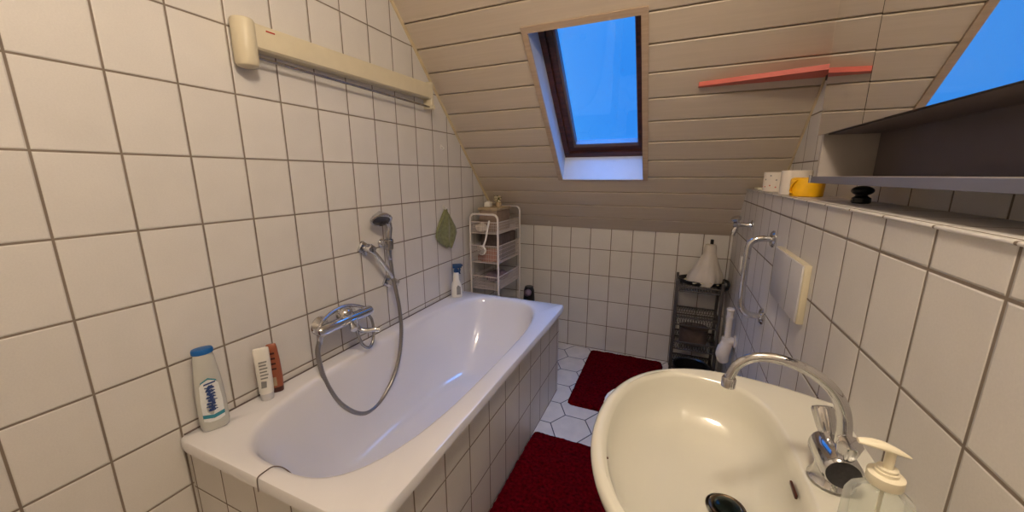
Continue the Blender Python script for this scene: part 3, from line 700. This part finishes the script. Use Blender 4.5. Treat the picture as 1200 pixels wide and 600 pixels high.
# ------------------------------------------------------------------ rugs
def rug(name, label, x0, x1, y0, y1, rot, cr=.04, h=.026):
    b = new(); nx = max(2, int((x1-x0)/.009)); ny = max(2, int((y1-y0)/.009)); cx, cy = (x0+x1)/2, (y0+y1)/2; hx, hy = (x1-x0)/2, (y1-y0)/2
    R = Matrix.Rotation(rot, 3, 'Z'); g = []
    for i in range(nx+1):
        row = []
        for j in range(ny+1):
            u = -1+2*i/nx; v = -1+2*j/ny
            X, Y = u*hx, v*hy
            dx, dy = max(abs(X)-(hx-cr), 0), max(abs(Y)-(hy-cr), 0); dd = math.hypot(dx, dy)
            if dx > 0 and dy > 0 and dd > cr: X = math.copysign(hx-cr+dx*cr/dd, X); Y = math.copysign(hy-cr+dy*cr/dd, Y); dd = cr
            e = max(0, 1-(cr-dd)/.02) if dd > cr-.02 or dx == 0 or dy == 0 else 0
            edge = min(hx-abs(X), hy-abs(Y)) if not (dx > 0 and dy > 0) else cr-dd
            k = min(1, max(edge, 0)/.018); z = h*math.sqrt(max(0, 1-(1-k)**2))
            p = Vector((X, Y, 0)); q = noise.noise(p*55+Vector((3, 1, 0)))*.5+noise.noise(p*140)*.5
            z = .003 + z*(1+.22*q) + (.008*noise.noise(p*14))*k
            P = R @ Vector((X, Y, 0)); row.append(b.verts.new((cx+P.x+.004*noise.noise(p*60), cy+P.y+.002*noise.noise(p*90+Vector((9,9,0))), max(z, .0015) if k > 0 else .0015)))
        g.append(row)
    for i in range(nx):
        for j in range(ny): b.faces.new((g[i][j], g[i+1][j], g[i+1][j+1], g[i][j+1]))
    base = []
    for i in range(nx): base.append(g[i][0])
    for j in range(ny): base.append(g[nx][j])
    for i in range(nx, 0, -1): base.append(g[i][ny])
    for j in range(ny, 0, -1): base.append(g[0][j])
    low = [b.verts.new((v.co.x, v.co.y, .0004)) for v in base]; n = len(base)
    for i in range(n): b.faces.new((base[i], base[(i+1) % n], low[(i+1) % n], low[i]))
    b.faces.new(low[::-1])
    return tag(obj(name, b, 'red_rug', None, 70), label, 'rug', 'red bathroom rugs')
rug('bath_rug', 'dark red plush rug by the far wall in front of the toilet', .815, 1.345, 1.475, 2.215, .012)
rug('bath_rug', 'dark red plush rug in the foreground between bathtub and washbasin', .7262, 1.27, .30, 1.148, 0.0)

# ------------------------------------------------------------------ toilet (mostly hidden by the basin)
to = thing('toilet', 'white wall-hung toilet behind the washbasin, only its front edge showing', 'toilet', (1.45, .95, 0))
def egg(z, x0, x1, hw, n=40, cy=.955):
    cx = x1-(x1-x0)*.52; out = []
    for i in range(n):
        t = 2*PI*i/n; c, s = math.cos(t), math.sin(t)
        a = (cx-x0) if c < 0 else (x1-cx); r = (abs(c/a)**(2.0 if c < 0 else 3.5) + abs(s/hw)**(2.0 if c < 0 else 3.5))**(-1/(2.0 if c < 0 else 3.5))
        out.append(Vector((cx+c*r, cy+s*r, z)))
    return out
b = new(); loft(b, [egg(.10, 1.42, W-.001, .09), egg(.14, 1.34, W-.001, .11), egg(.25, 1.22, W-.001, .145), egg(.35, 1.145, W-.001, .175), egg(.392, 1.128, W-.001, .182), egg(.40, 1.135, W-.002, .178), egg(.40, 1.17, 1.60, .14), egg(.36, 1.19, 1.56, .125), egg(.28, 1.26, 1.5, .09), egg(.2, 1.34, 1.46, .05)], True, True, True); obj('toilet_bowl', b, 'ceramic_white', to)
b = new(); loft(b, [egg(.402, 1.120, 1.645, .186), egg(.408, 1.114, 1.648, .190), egg(.418, 1.116, 1.648, .189), egg(.422, 1.122, 1.645, .183)], True, True, True); obj('toilet_seat', b, 'white_plastic', to)
b = new(); loft(b, [egg(.424, 1.122, 1.648, .184), egg(.432, 1.118, 1.65, .187), egg(.443, 1.135, 1.645, .175), egg(.447, 1.19, 1.61, .12)], True, True, True); obj('toilet_lid', b, 'white_plastic', to)

# ------------------------------------------------------------------ wall things on the right: flush box, grab rail, valve, trap, clip
fp = thing('flush_plate', 'white rectangular flush plate on the right wall beside the chrome grab rail', 'flush plate', (W, .92, 1.02))
b = new(); bbox(b, (1.676, .755, .935), (W, 1.082, 1.112), .0025); obj('plate_base', b, 'cream_plastic', fp)
b = new(); bbox(b, (1.671, .758, .938), (1.6765, 1.079, 1.109), .0025); k_ = obj('push_panel', b, 'grey_plastic', fp)
b = new(); box(b, (1.6702, .868, .942), (1.6712, .8705, 1.105)); obj('panel_seam', b, 'grey_print', k_, 0)
gr = thing('grab_rail', 'chrome upright grab rail on the right wall beyond the flush plate', 'grab rail', (W, 1.22, .95))
b = new(); y = 1.222
tube(b, [(W-.004, y, 1.115), (1.655, y, 1.115), (1.63, y, 1.108), (1.614, y, 1.088), (1.610, y, 1.05), (1.610, y, .95), (1.611, y, .86), (1.616, y, .822), (1.632, y, .800), (1.655, y, .793), (W-.004, y, .793)], .0125, 18, 8); obj('rail_tube', b, 'chrome', gr)
for z in (1.115, .793):
    b = new(); lathe(b, (W, y, z), (-1, 0, 0), [(0, .034), (.004, .034), (.010, .028), (.012, .016)], 28); obj('wall_flange', b, 'chrome', gr)
va = thing('washing_machine_valve', 'small chrome water valve high on the far end of the right wall', 'valve', (W, 1.68, 1.112))
b = new(); lathe(b, (W, 1.68, 1.115), (-1, 0, 0), [(0, .026), (.004, .026), (.008, .014), (.03, .010), (.055, .011), (.06, .015), (.085, .015)], 22); obj('valve_body', b, 'chrome', va)
b = new(); lathe(b, (1.627, 1.68, 1.118), (-.35, -.2, 1), [(0, .011), (.018, .011), (.020, .022), (.034, .025), (.040, .017)], 8); obj('valve_handle', b, 'chrome', va)
b = new(); lathe(b, (1.625, 1.68, 1.112), (-.25, 0, -1), [(0, .011), (.02, .011), (.022, .015), (.038, .015), (.040, .010), (.055, .010)], 8); obj('hose_union', b, 'chrome', va)
tp = thing('drain_trap', 'white plastic siphon trap low on the right wall near the black rack', 'trap', (W, 1.74, .45))
b = new(); lathe(b, (1.655, 1.745, .645), (.004, 0, -1), [(0, .017), (.004, .020), (.012, .020), (.016, .0165), (.045, .0165), (.047, .0195), (.058, .0195), (.060, .0165), (.19, .0165)], 24); obj('inlet_pipe', b, 'trap', tp)
b = new(); tube(b, [(1.655, 1.745, .475), (1.655, 1.742, .44), (1.645, 1.735, .405), (1.640, 1.73, .375), (1.648, 1.73, .335)], [.026, .031, .035, .035, .027], 20, 6); obj('trap_cup', b, 'trap', tp)
b = new(); tube(b, [(1.640, 1.735, .43), (1.665, 1.735, .455), (W, 1.735, .457)], .022, 20, 6); lathe(b, (W, 1.735, .457), (-1,0,0), [(0, .036), (.006, .034), (.009, .024)], 24); obj('outlet_elbow', b, 'trap', tp)
b = new(); bbox(b, (W-.012, 1.80, .845), (W, 1.835, .925), .004); k2 = tag(obj('wall_clip', b, 'white_plastic'), 'small white plastic clip on the right wall behind the grab rail', 'clip')

# ------------------------------------------------------------------ black rack in the far right corner
rk = thing('corner_rack', 'black metal shelf rack in the far right corner below the valve', 'rack', (1.51, 2.13, 0))
RX0, RX1, RY0, RY1 = 1.385, 1.640, 2.02, 2.235
for x, y in ((RX0, RY0), (RX1, RY0), (RX0, RY1), (RX1, RY1)):
    b = new(); bbox(b, (x-.009, y-.007, 0), (x+.009, y+.007, .705), .003); obj('rack_post', b, 'black_metal', rk)
def rack_shelf(z, h):
    b = new()
    for zz, r in ((z, .005), (z+h, .006)): tube(b, [(RX0, RY0, zz), (RX1, RY0, zz), (RX1, RY1, zz), (RX0, RY1, zz), (RX0, RY0, zz)], r, 8)
    for i in range(17):
        x = RX0+(RX1-RX0)*i/16; cyl(b, (x, RY0, z), (x, RY1, z), .0022, n=6)
        for yy in (RY0, RY1):
            x2 = min(RX1, x+.016); cyl(b, (x, yy, z), (x2, yy, z+h), .0016, n=6); cyl(b, (x2, yy, z), (x, yy, z+h), .0016, n=6)
    for i in range(13):
        y_ = RY0+(RY1-RY0)*i/12
        for xx in (RX0, RX1): cyl(b, (xx, y_, z), (xx, y_, z+h), .0016, n=6)
    return b
for z, h in ((.635, .03), (.405, .055), (.235, .05), (.05, .05)): obj('rack_shelf', rack_shelf(z, h), 'black_metal', rk)
b = new(); lathe(b, (1.53, 2.12, .668), (0,0,1), [(0, .11), (.008, .135), (.030, .15), (.034, .148), (.012, .128)], 36, sx=1, sy=.72, u=(1,0,0)); obj('top_tray', b, 'black', rk)
# white gathered bag on the rack
wb = thing('gathered_bag', 'white crumpled bag gathered to a narrow neck standing on the black rack', 'bag', (1.545, 2.10, .70))
b = new(); R = []
HB = [(0, .100), (.02, .106), (.05, .100), (.09, .082), (.13, .064), (.165, .048), (.185, .039), (.20, .036), (.235, .035), (.250, .031), (.254, .010)]
for h, r in HB:
    row = []
    for i in range(64):
        a = 2*PI*i/64; k = 1 + (.07*math.cos(5*a+h*8)+.03*math.cos(13*a+2))*max(0, 1-h/.18)
        row.append(Vector((1.535 + .02*h/.26*0 + r*k*math.cos(a) + .020*min(h/.2, 1), 2.10 + .85*r*k*math.sin(a), .684+h + (.012*math.sin(5*a)+.008*math.sin(11*a))*max(0, 1-h/.06))))
    R.append(row)
loft(b, R, True, True, True); obj('bag_body', b, 'bag', wb, 60)
b = new(); lathe(b, (1.560, 2.10, .935), (0,0,1), [(0, .010), (.03, .010), (.032, .007)], 14); obj('dark_tip', b, 'black', wb); wb.children[-1]['label'] = 'black tip'
b = new()
for k in range(14):
    a = 2*PI*k/14; tube(b, [(1.535+.094*math.cos(a), 2.10+.08*math.sin(a), .70), (1.535+.108*math.cos(a+.1), 2.10+.092*math.sin(a+.1), .692+.006*(k % 3)), (1.535+.100*math.cos(a+.3), 2.10+.086*math.sin(a+.3), .698)], [.004, .008, .003], 8, 4, flat=.5)
obj('ruffled_hem', b, 'flower', wb, 60)
b = new()
for v0 in ((1.655, 2.07, .685),): sphere(b, v0, .034, 16, (.8, 1.4, 1.1))
for v in b.verts: v.co += Vector(noise.noise_vector(v.co*35))*.010
simple('dark_cloth', 'dark bundled cloth on the black rack, right of the white bag', 'cloth', b, 'black', 70)
b = new(); loft(b, [[Vector((1.51+.085*math.cos(2*PI*i/36)*k, 2.125+.07*math.sin(2*PI*i/36)*k, z)) for i in range(36)] for k, z in ((.85, .243), (1, .25), (1.05, .36), (1.1, .365), (.98, .362), (.9, .255))], True, True, True); simple('black_bowl', 'dark oval basin on the lower tier of the black rack', 'bowl', b, 'darkbox')
bk = thing('waste_bin', 'black round bin on the floor in front of the black rack', 'bin', (1.50, 1.86, 0))
b = new(); lathe(b, (1.50, 1.86, 0), (0,0,1), [(0, .085), (.004, .09), (.20, .105), (.205, .108), (.212, .106), (.205, .098), (.02, .083)], 36); obj('bin_body', b, 'black', bk)

# ------------------------------------------------------------------ washbasin
ba = thing('washbasin', 'large cream ceramic washbasin on the right wall in the foreground', 'washbasin', (1.45, .225, .70))
CB = Vector((1.43, .225))
def outline():
    pts = []
    cy = .225
    for i in range(41):                             # front arc from +y side to -y side
        t = PI/2 + PI*i/40; c, s = math.cos(t), math.sin(t); n = 2.15
        r = (abs(c)**n+abs(s)**n)**(-1/n); pts.append((1.480+.276*c*r, cy+.325*s*r))
    for i in range(1, 21): q = i/20; pts.append((1.480+(W-.0005-1.480)*q, cy-.325+.070*q*q))
    for i in range(1, 20): q = i/20; pts.append((W-.0005, cy-.255+.51*q))
    for i in range(20, 0, -1): q = i/20; pts.append((1.480+(W-.0005-1.480)*q, cy+.325-.070*q*q))
    return pts
OUT = outline(); NB = 120
def ray_r(th, poly):
    d = Vector((math.cos(th), math.sin(th))); best = 0
    for (ax, ay), (bx2, by2) in zip(poly, poly[1:]+poly[:1]):
        a = Vector((ax, ay))-CB; e = Vector((bx2-ax, by2-ay)); den = d.x*e.y-d.y*e.x
        if abs(den) < 1e-12: continue
        t = (a.x*e.y-a.y*e.x)/den; s = (a.x*d.y-a.y*d.x)/den
        if t > 0 and -1e-6 <= s <= 1+1e-6: best = max(best, t)
    return best
AN = [2*PI*i/NB for i in range(NB)]
# put samples exactly on the two rear corners
for cyy in (-.255, .255):
    th = math.atan2(cyy, W-.0005-CB.x) % (2*PI); j = min(range(NB), key=lambda q: abs(AN[q]-th)); AN[j] = th
RO = [ray_r(t, OUT) for t in AN]
BC = (1.401, .225, .168, .272)
def bowl(z, dx, dy, cx=None, cyy=None, k=1.0):
    pts = []
    X = cx if cx is not None else BC[0]; Y = cyy if cyy is not None else BC[1]
    for t in AN:
        c, s = math.cos(t), math.sin(t); a, bb2 = BC[2]*k-dx, BC[3]*k-dy
        n = 2.1 + (1.2*k*k if c > 0 else 0)*min(1, abs(c)*2.5)
        r = (abs(c/a)**n+abs(s/bb2)**n)**(-1/n); pts.append(Vector((X+c*r, Y+s*r, z)))
    return pts
def outer(z, ins, zback=None):
    pts = []
    for t, r in zip(AN, RO):
        rr_ = r-ins; x = CB.x+rr_*math.cos(t); y = CB.y+rr_*math.sin(t)
        if ins > 0 and r*math.cos(t)+CB.x > W-.003: x = W-.0005
        pts.append(Vector((x, y, z + (.006*max(0, (x-1.56)/.13) if z > .8 else 0))))
    return pts
b = new()
loft(b, [outer(.66, .19), outer(.70, .12), outer(.745, .060), outer(.79, .022), outer(.815, .008), outer(.828, .001), outer(.838, .0), outer(.8455, .004), outer(.849, .011), outer(.849, .020),
         bowl(.8475, -.006, -.007), bowl(.8445, -.001, -.001), bowl(.836, .003, .003), bowl(.815, .007, .008), bowl(.785, .015, .018, 1.408), bowl(.755, .030, .042, 1.416), bowl(.732, .056, .085, 1.428), bowl(.716, .083, .135, 1.44), bowl(.706, .112, .190, 1.455), bowl(.702, .132, .234, 1.468, .24)], True, True, False)
# drain hole rim
lathe(b, (1.472, .243, .7), (0,0,1), [(.002, .034), (-.004, .026), (-.004, .0005)], 32, cap=False)
obj('basin_shell', b, 'ceramic_cream', ba, 50)
b = new(); lathe(b, (1.472, .243, .7), (0,0,1), [(.001, .034), (.0045, .034), (.0055, .030), (.003, .026)], 36); obj('drain_ring', b, 'drain_ring', ba)
b = new(); lathe(b, (1.472, .243, .7035), (0,0,1), [(0, .025), (.004, .0245), (.007, .020), (.008, .008)], 32); obj('drain_plug', b, 'drain_dark', ba)
b = new(); bbox(b, (1.556, .185, .812), (1.5605, .222, .820), .0015); obj('overflow_slot', b, 'brown_dark', ba)
b = new(); lathe(b, (1.50, .225, .665), (0,0,-1), [(0, .10), (.04, .09), (.16, .075), (.662, .080)], 36, sx=1, sy=1.1); obj('pedestal', b, 'ceramic_cream', ba)

b = new(); lathe(b, (1.2475, .120, .8405), (1, 0, .5), [(-.001, .0022), (.0012, .0016)], 10); obj('stain_spot', b, 'brown_dark', ba)
fa = thing('basin_mixer', 'chrome basin mixer tap with a tall curved spout on the cream washbasin', 'tap', (1.606, .205, .855))
b = new(); lathe(b, (1.606, .205, .852), (0,0,1), [(0, .031), (.004, .033), (.010, .029), (.020, .026), (.050, .024), (.058, .020)], 32)
lathe(b, (1.606, .168, .893), (0,1,0), [(0, .024), (.003, .0265), (.008, .028), (.072, .028), (.080, .025), (.083, .018)], 36); obj('tap_body', b, 'chrome', fa)
b = new(); lathe(b, (1.606, .1685, .893), (0,-1,0), [(0, .0235), (.0015, .023), (.002, .012)], 32); obj('dark_reflection_cap', b, 'darkgrey', fa)  # chrome end coloured dark grey to stand for its dark reflection
b = new(); tube(b, [(1.612, .212, .905), (1.613, .212, .945), (1.605, .212, .985), (1.585, .213, 1.018), (1.552, .214, 1.041), (1.512, .215, 1.052), (1.475, .215, 1.048), (1.452, .215, 1.030), (1.443, .215, 1.008), (1.441, .215, .995)], [.0115, .0105, .0095, .0088, .0083, .0082, .0082], 18, 8); obj('spout', b, 'chrome', fa)
b = new(); lathe(b, (1.441, .215, 1.002), (-.02, 0, -1), [(0, .0105), (.003, .0118), (.018, .0118), (.020, .009)], 22); obj('aerator', b, 'chrome', fa)
def knob(o_, ax, L):
    ax = Vector(ax).normalized(); o_ = Vector(o_); b = new(); n = 42; u, w = frame(ax); RR = []
    for h, r, fl_ in ((0, .008, 0), (.006, .009, 0), (.012, .0125, .05), (.02, .0135, .10), (L-.005, .0155, .10), (L-.001, .0145, .05), (L, .009, 0)):
        RR.append([o_ + ax*h + (u*math.cos(2*PI*i/n) + w*math.sin(2*PI*i/n))*(r*(1+fl_*math.cos(7*2*PI*i/n))) for i in range(n)])
    loft(b, RR, True, True, True); obj('tap_handle', b, 'chrome', fa)
knob((1.606, .238, .908), (-.18, .45, .88), .055); knob((1.608, .182, .912), (-.05, -.30, .95), .044)

so = thing('soap_dispenser', 'clear plastic soap dispenser with a white pump beside the basin mixer', 'soap dispenser', (1.600, .060, .855))
def rr(c, hx, hy, z, n=40, ex=3.0):
    out = []
    for i in range(n):
        t = 2*PI*i/n; cc, ss = math.cos(t), math.sin(t); r = (abs(cc)**ex+abs(ss)**ex)**(-1/ex); out.append(Vector((c[0]+cc*r*hx, c[1]+ss*r*hy, z)))
    return out
sc0 = (1.600, .058)
b = new(); loft(b, [rr(sc0, .030, .022, .8565), rr(sc0, .034, .026, .860), rr(sc0, .035, .027, .90), rr(sc0, .034, .026, .945), rr(sc0, .030, .022, .958, ex=2.6), rr(sc0, .020, .017, .966, ex=2.2), rr(sc0, .0125, .0125, .970, ex=2), rr(sc0, .0125, .0125, .976, ex=2)], True, True, True); obj('bottle_body', b, 'clear_plastic', so)
b = new(); loft(b, [rr(sc0, .029, .021, .860), rr(sc0, .031, .023, .864), rr(sc0, .031, .023, .892)], True, True, True); obj('soap_liquid', b, 'clear_plastic', so)
b = new(); cyl(b, (1.60, .058, .865), (1.60, .058, .975), .0022, n=8); obj('dip_tube', b, 'white_cap', so)
b = new(); lathe(b, (1.600, .058, .973), (0,0,1), [(0, .0175), (.002, .0185), (.014, .0185), (.0155, .016), (.016, .0125), (.020, .0125), (.0205, .0105), (.024, .0105)], 36); obj('pump_collar', b, 'white_cap', so)
b = new(); cyl(b, (1.600, .058, .995), (1.600, .058, 1.026), .0052, n=16)
a1 = Vector((1.566, .058, 1.026)); a2 = Vector((1.6185, .056, 1.018))
tube(b, [a1, a1*.75+a2*.25+Vector((0,0,.003)), a1*.5+a2*.5+Vector((0,0,.004)), a1*.25+a2*.75+Vector((0,0,.0025)), a2], [.0050, .0080, .0085, .0065, .0015], 16, 6, flat=.55); obj('pump_head', b, 'white_cap', so)

# ------------------------------------------------------------------ mirror cabinet above the ledge
mc = thing('mirror_cabinet', 'wall mirror cabinet with tall mirror doors and an open shelf below', 'cabinet', (1.775, .44, 1.34))
MX, MY0, MY1, MZ0, MZ1, MB_ = 1.700, -.30, .920, 1.340, 2.10, 1.476
b = new()
box(b, (MX+.0100, MY1-.016, MZ0+.018), (W2, MY1, MZ1)); obj('side_panel', b, 'cab', mc, 0)
b = new(); box(b, (MX+.0100, MY0, MZ0+.018), (W2, MY0+.016, MZ1)); obj('side_panel', b, 'cab', mc, 0)
b = new(); box(b, (MX+.020, MY0+.016, MZ1-.016), (W2, MY1-.016, MZ1)); obj('top_panel', b, 'cab', mc, 0)
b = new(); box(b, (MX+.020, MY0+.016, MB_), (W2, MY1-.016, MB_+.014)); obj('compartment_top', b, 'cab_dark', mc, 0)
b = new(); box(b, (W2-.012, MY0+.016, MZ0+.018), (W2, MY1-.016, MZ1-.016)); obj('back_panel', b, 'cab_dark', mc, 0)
b = new(); box(b, (MX+.006, MY0, MZ0), (W2, MY1, MZ0+.018)); obj('open_shelf', b, 'cab', mc, 0)
b = new(); bbox(b, (MX, MY0-.002, MZ0-.002), (MX+.006, MY1+.004, MZ0+.017), .001); obj('edge_strip', b, 'cab_edge', mc, 0)
b = new(); cyl(b, (MX-.001, MY1+.001, MZ0-.002), (MX-.001, MY1+.001, MZ0+.021), .0045, n=14); obj('shelf_corner_pin', b, 'chrome', mc)
for y0, y1, tilt in ((.628, MY1, 0.0), (.160, .625, .020), (-.28, .157, 0.0)):
    b = new(); box(b, (MX+.0001, y0, MB_), (MX+.006, y1, MZ1)); R_ = Matrix.Rotation(tilt, 3, 'Z'); pv = Vector((MX, y1, 0))
    for v in b.verts: v.co = R_ @ (v.co-pv) + pv
    dr = obj('mirror_door', b, 'mirror', mc, 0)
    b = new(); box(b, (MX+.0062, y0+.002, MB_+.002), (MX+.0095, y1-.002, MZ1-.002))
    for v in b.verts: v.co = R_ @ (v.co-pv) + pv
    obj('door_panel', b, 'cab', dr, 0)

# ------------------------------------------------------------------ pink corner shelf on the slope
sh = thing('pink_shelf', 'coral pink board shelf fixed to the sloping ceiling beside the mirror cabinet', 'shelf', (1.61, 1.45, 1.75))
zt = 1.772; zb = 1.753
yb_t = (KS-zt)/SL; yb_b = (KS-zb)/SL
b = new()
loft(b, [[Vector((1.380, yb_t-.012, zt)), Vector((W2-.001, yb_t-.130, zt)), Vector((W2-.001, yb_t-.001, zt)), Vector((1.380, yb_t-.001, zt))],
         [Vector((1.380, yb_t-.012, zb)), Vector((W2-.001, yb_t-.130, zb)), Vector((W2-.001, yb_b-.001, zb)), Vector((1.380, yb_b-.001, zb))]], True, True, True)
obj('shelf_board', b, 'pink', sh, 0)
b = new(); bbox(b, (1.838, 1.42, 1.733), (W2-.0005, 1.47, 1.7525), .002); obj('shelf_bracket', b, 'black', sh)

# ------------------------------------------------------------------ things on the ledge
LZ = 1.287
def roll(name, label, x, y, r, h, pattern=False):
    o = thing(name, label, 'toilet paper', (x, y, LZ), 'toilet rolls on the tiled ledge')
    b = new(); lathe(b, (x, y, LZ), (0,0,1), [(0, r-.002), (.002, r), (h-.002, r), (h, r-.002)], 40, cap=False)
    for z in (0, h): lathe(b, (x, y, LZ+z), (0,0,1), [(0, r-.002), (0.0001, .020)], 40, cap=False)
    obj('paper_roll', b, 'paper', o)
    b = new(); lathe(b, (x, y, LZ+.001), (0,0,1), [(0, .0205), (h-.002, .0205)], 24, cap=False); lathe(b, (x, y, LZ+.001), (0,0,1), [(0, .0195), (h-.002, .0195)], 24, cap=False); obj('cardboard_core', b, 'cardboard', o)
    if pattern:
        for m, zz, s in (('grey_print', .056, .0042), ('pink', .024, .0036)):
            b = new()
            for k in range(14):
                a = 2*PI*k/14; c = Vector((x+r*math.cos(a), y+r*math.sin(a), LZ+zz+(.012 if k % 2 else 0)*(m == 'grey_print') + .004*math.sin(k*2.3))); lathe(b, c-Vector((math.cos(a), math.sin(a), 0))*.0006, (math.cos(a), math.sin(a), 0), [(0, s), (.0012, s*.8)], 8)
            q = obj('printed_motif', b, m, o); q['label'] = 'small printed motifs'
roll('toilet_roll', 'white toilet roll with small printed motifs, farthest on the ledge', 1.748, 1.585, .052, .088, True)
roll('toilet_roll', 'plain white toilet roll on the ledge behind the yellow tub', 1.750, 1.285, .050, .092)
yt = thing('yellow_tub', 'bright yellow round plastic tub on the ledge by the mirror cabinet', 'tub', (1.748, 1.135, LZ))
b = new(); lathe(b, (1.748, 1.130, LZ), (0,0,1), [(0, .044), (.003, .048), (.055, .050), (.062, .048), (.066, .040)], 40); obj('tub_body', b, 'yellow', yt)
b = new(); tube(b, [(1.712, 1.100, LZ+.058), (1.701, 1.106, LZ+.045), (1.698, 1.118, LZ+.020), (1.703, 1.105, LZ+.010)], [.006, .008, .007, .004], 10, 6, flat=.4); obj('folded_tab', b, 'yellow', yt)
dc = thing('black_jar', 'small black jar with a round lid on the ledge under the mirror cabinet', 'jar', (1.782, .79, LZ))
b = new(); lathe(b, (1.782, .790, LZ), (0,0,1), [(0, .018), (.003, .021), (.014, .020), (.020, .012), (.026, .011)], 24); obj('jar_body', b, 'black', dc)
b = new(); sphere(b, (1.782, .790, LZ+.033), .024, 20, (1, 1, .55)); obj('round_lid', b, 'black', dc)
b = new(); bbox(b, (1.715, 1.80, LZ), (1.775, 1.90, LZ+.010), .003); simple('soap_bar', 'thin pale yellow soap bar at the far end of the ledge', 'soap', b, 'white_cap')

# ------------------------------------------------------------------ ceiling lamp (behind and above the camera)
la = thing('ceiling_lamp', 'round opal glass ceiling lamp glowing warm white above the camera', 'lamp', (LAMP_POS[0], LAMP_POS[1], ZC))
b = new(); lathe(b, (LAMP_POS[0], LAMP_POS[1], ZC), (0,0,-1), [(0, .10), (.02, .10), (.026, .09)], 36); obj('lamp_base', b, 'white_metal', la)
b = new(); sphere(b, LAMP_POS, .095, 32); obj('lamp_globe', b, 'lamp', la)
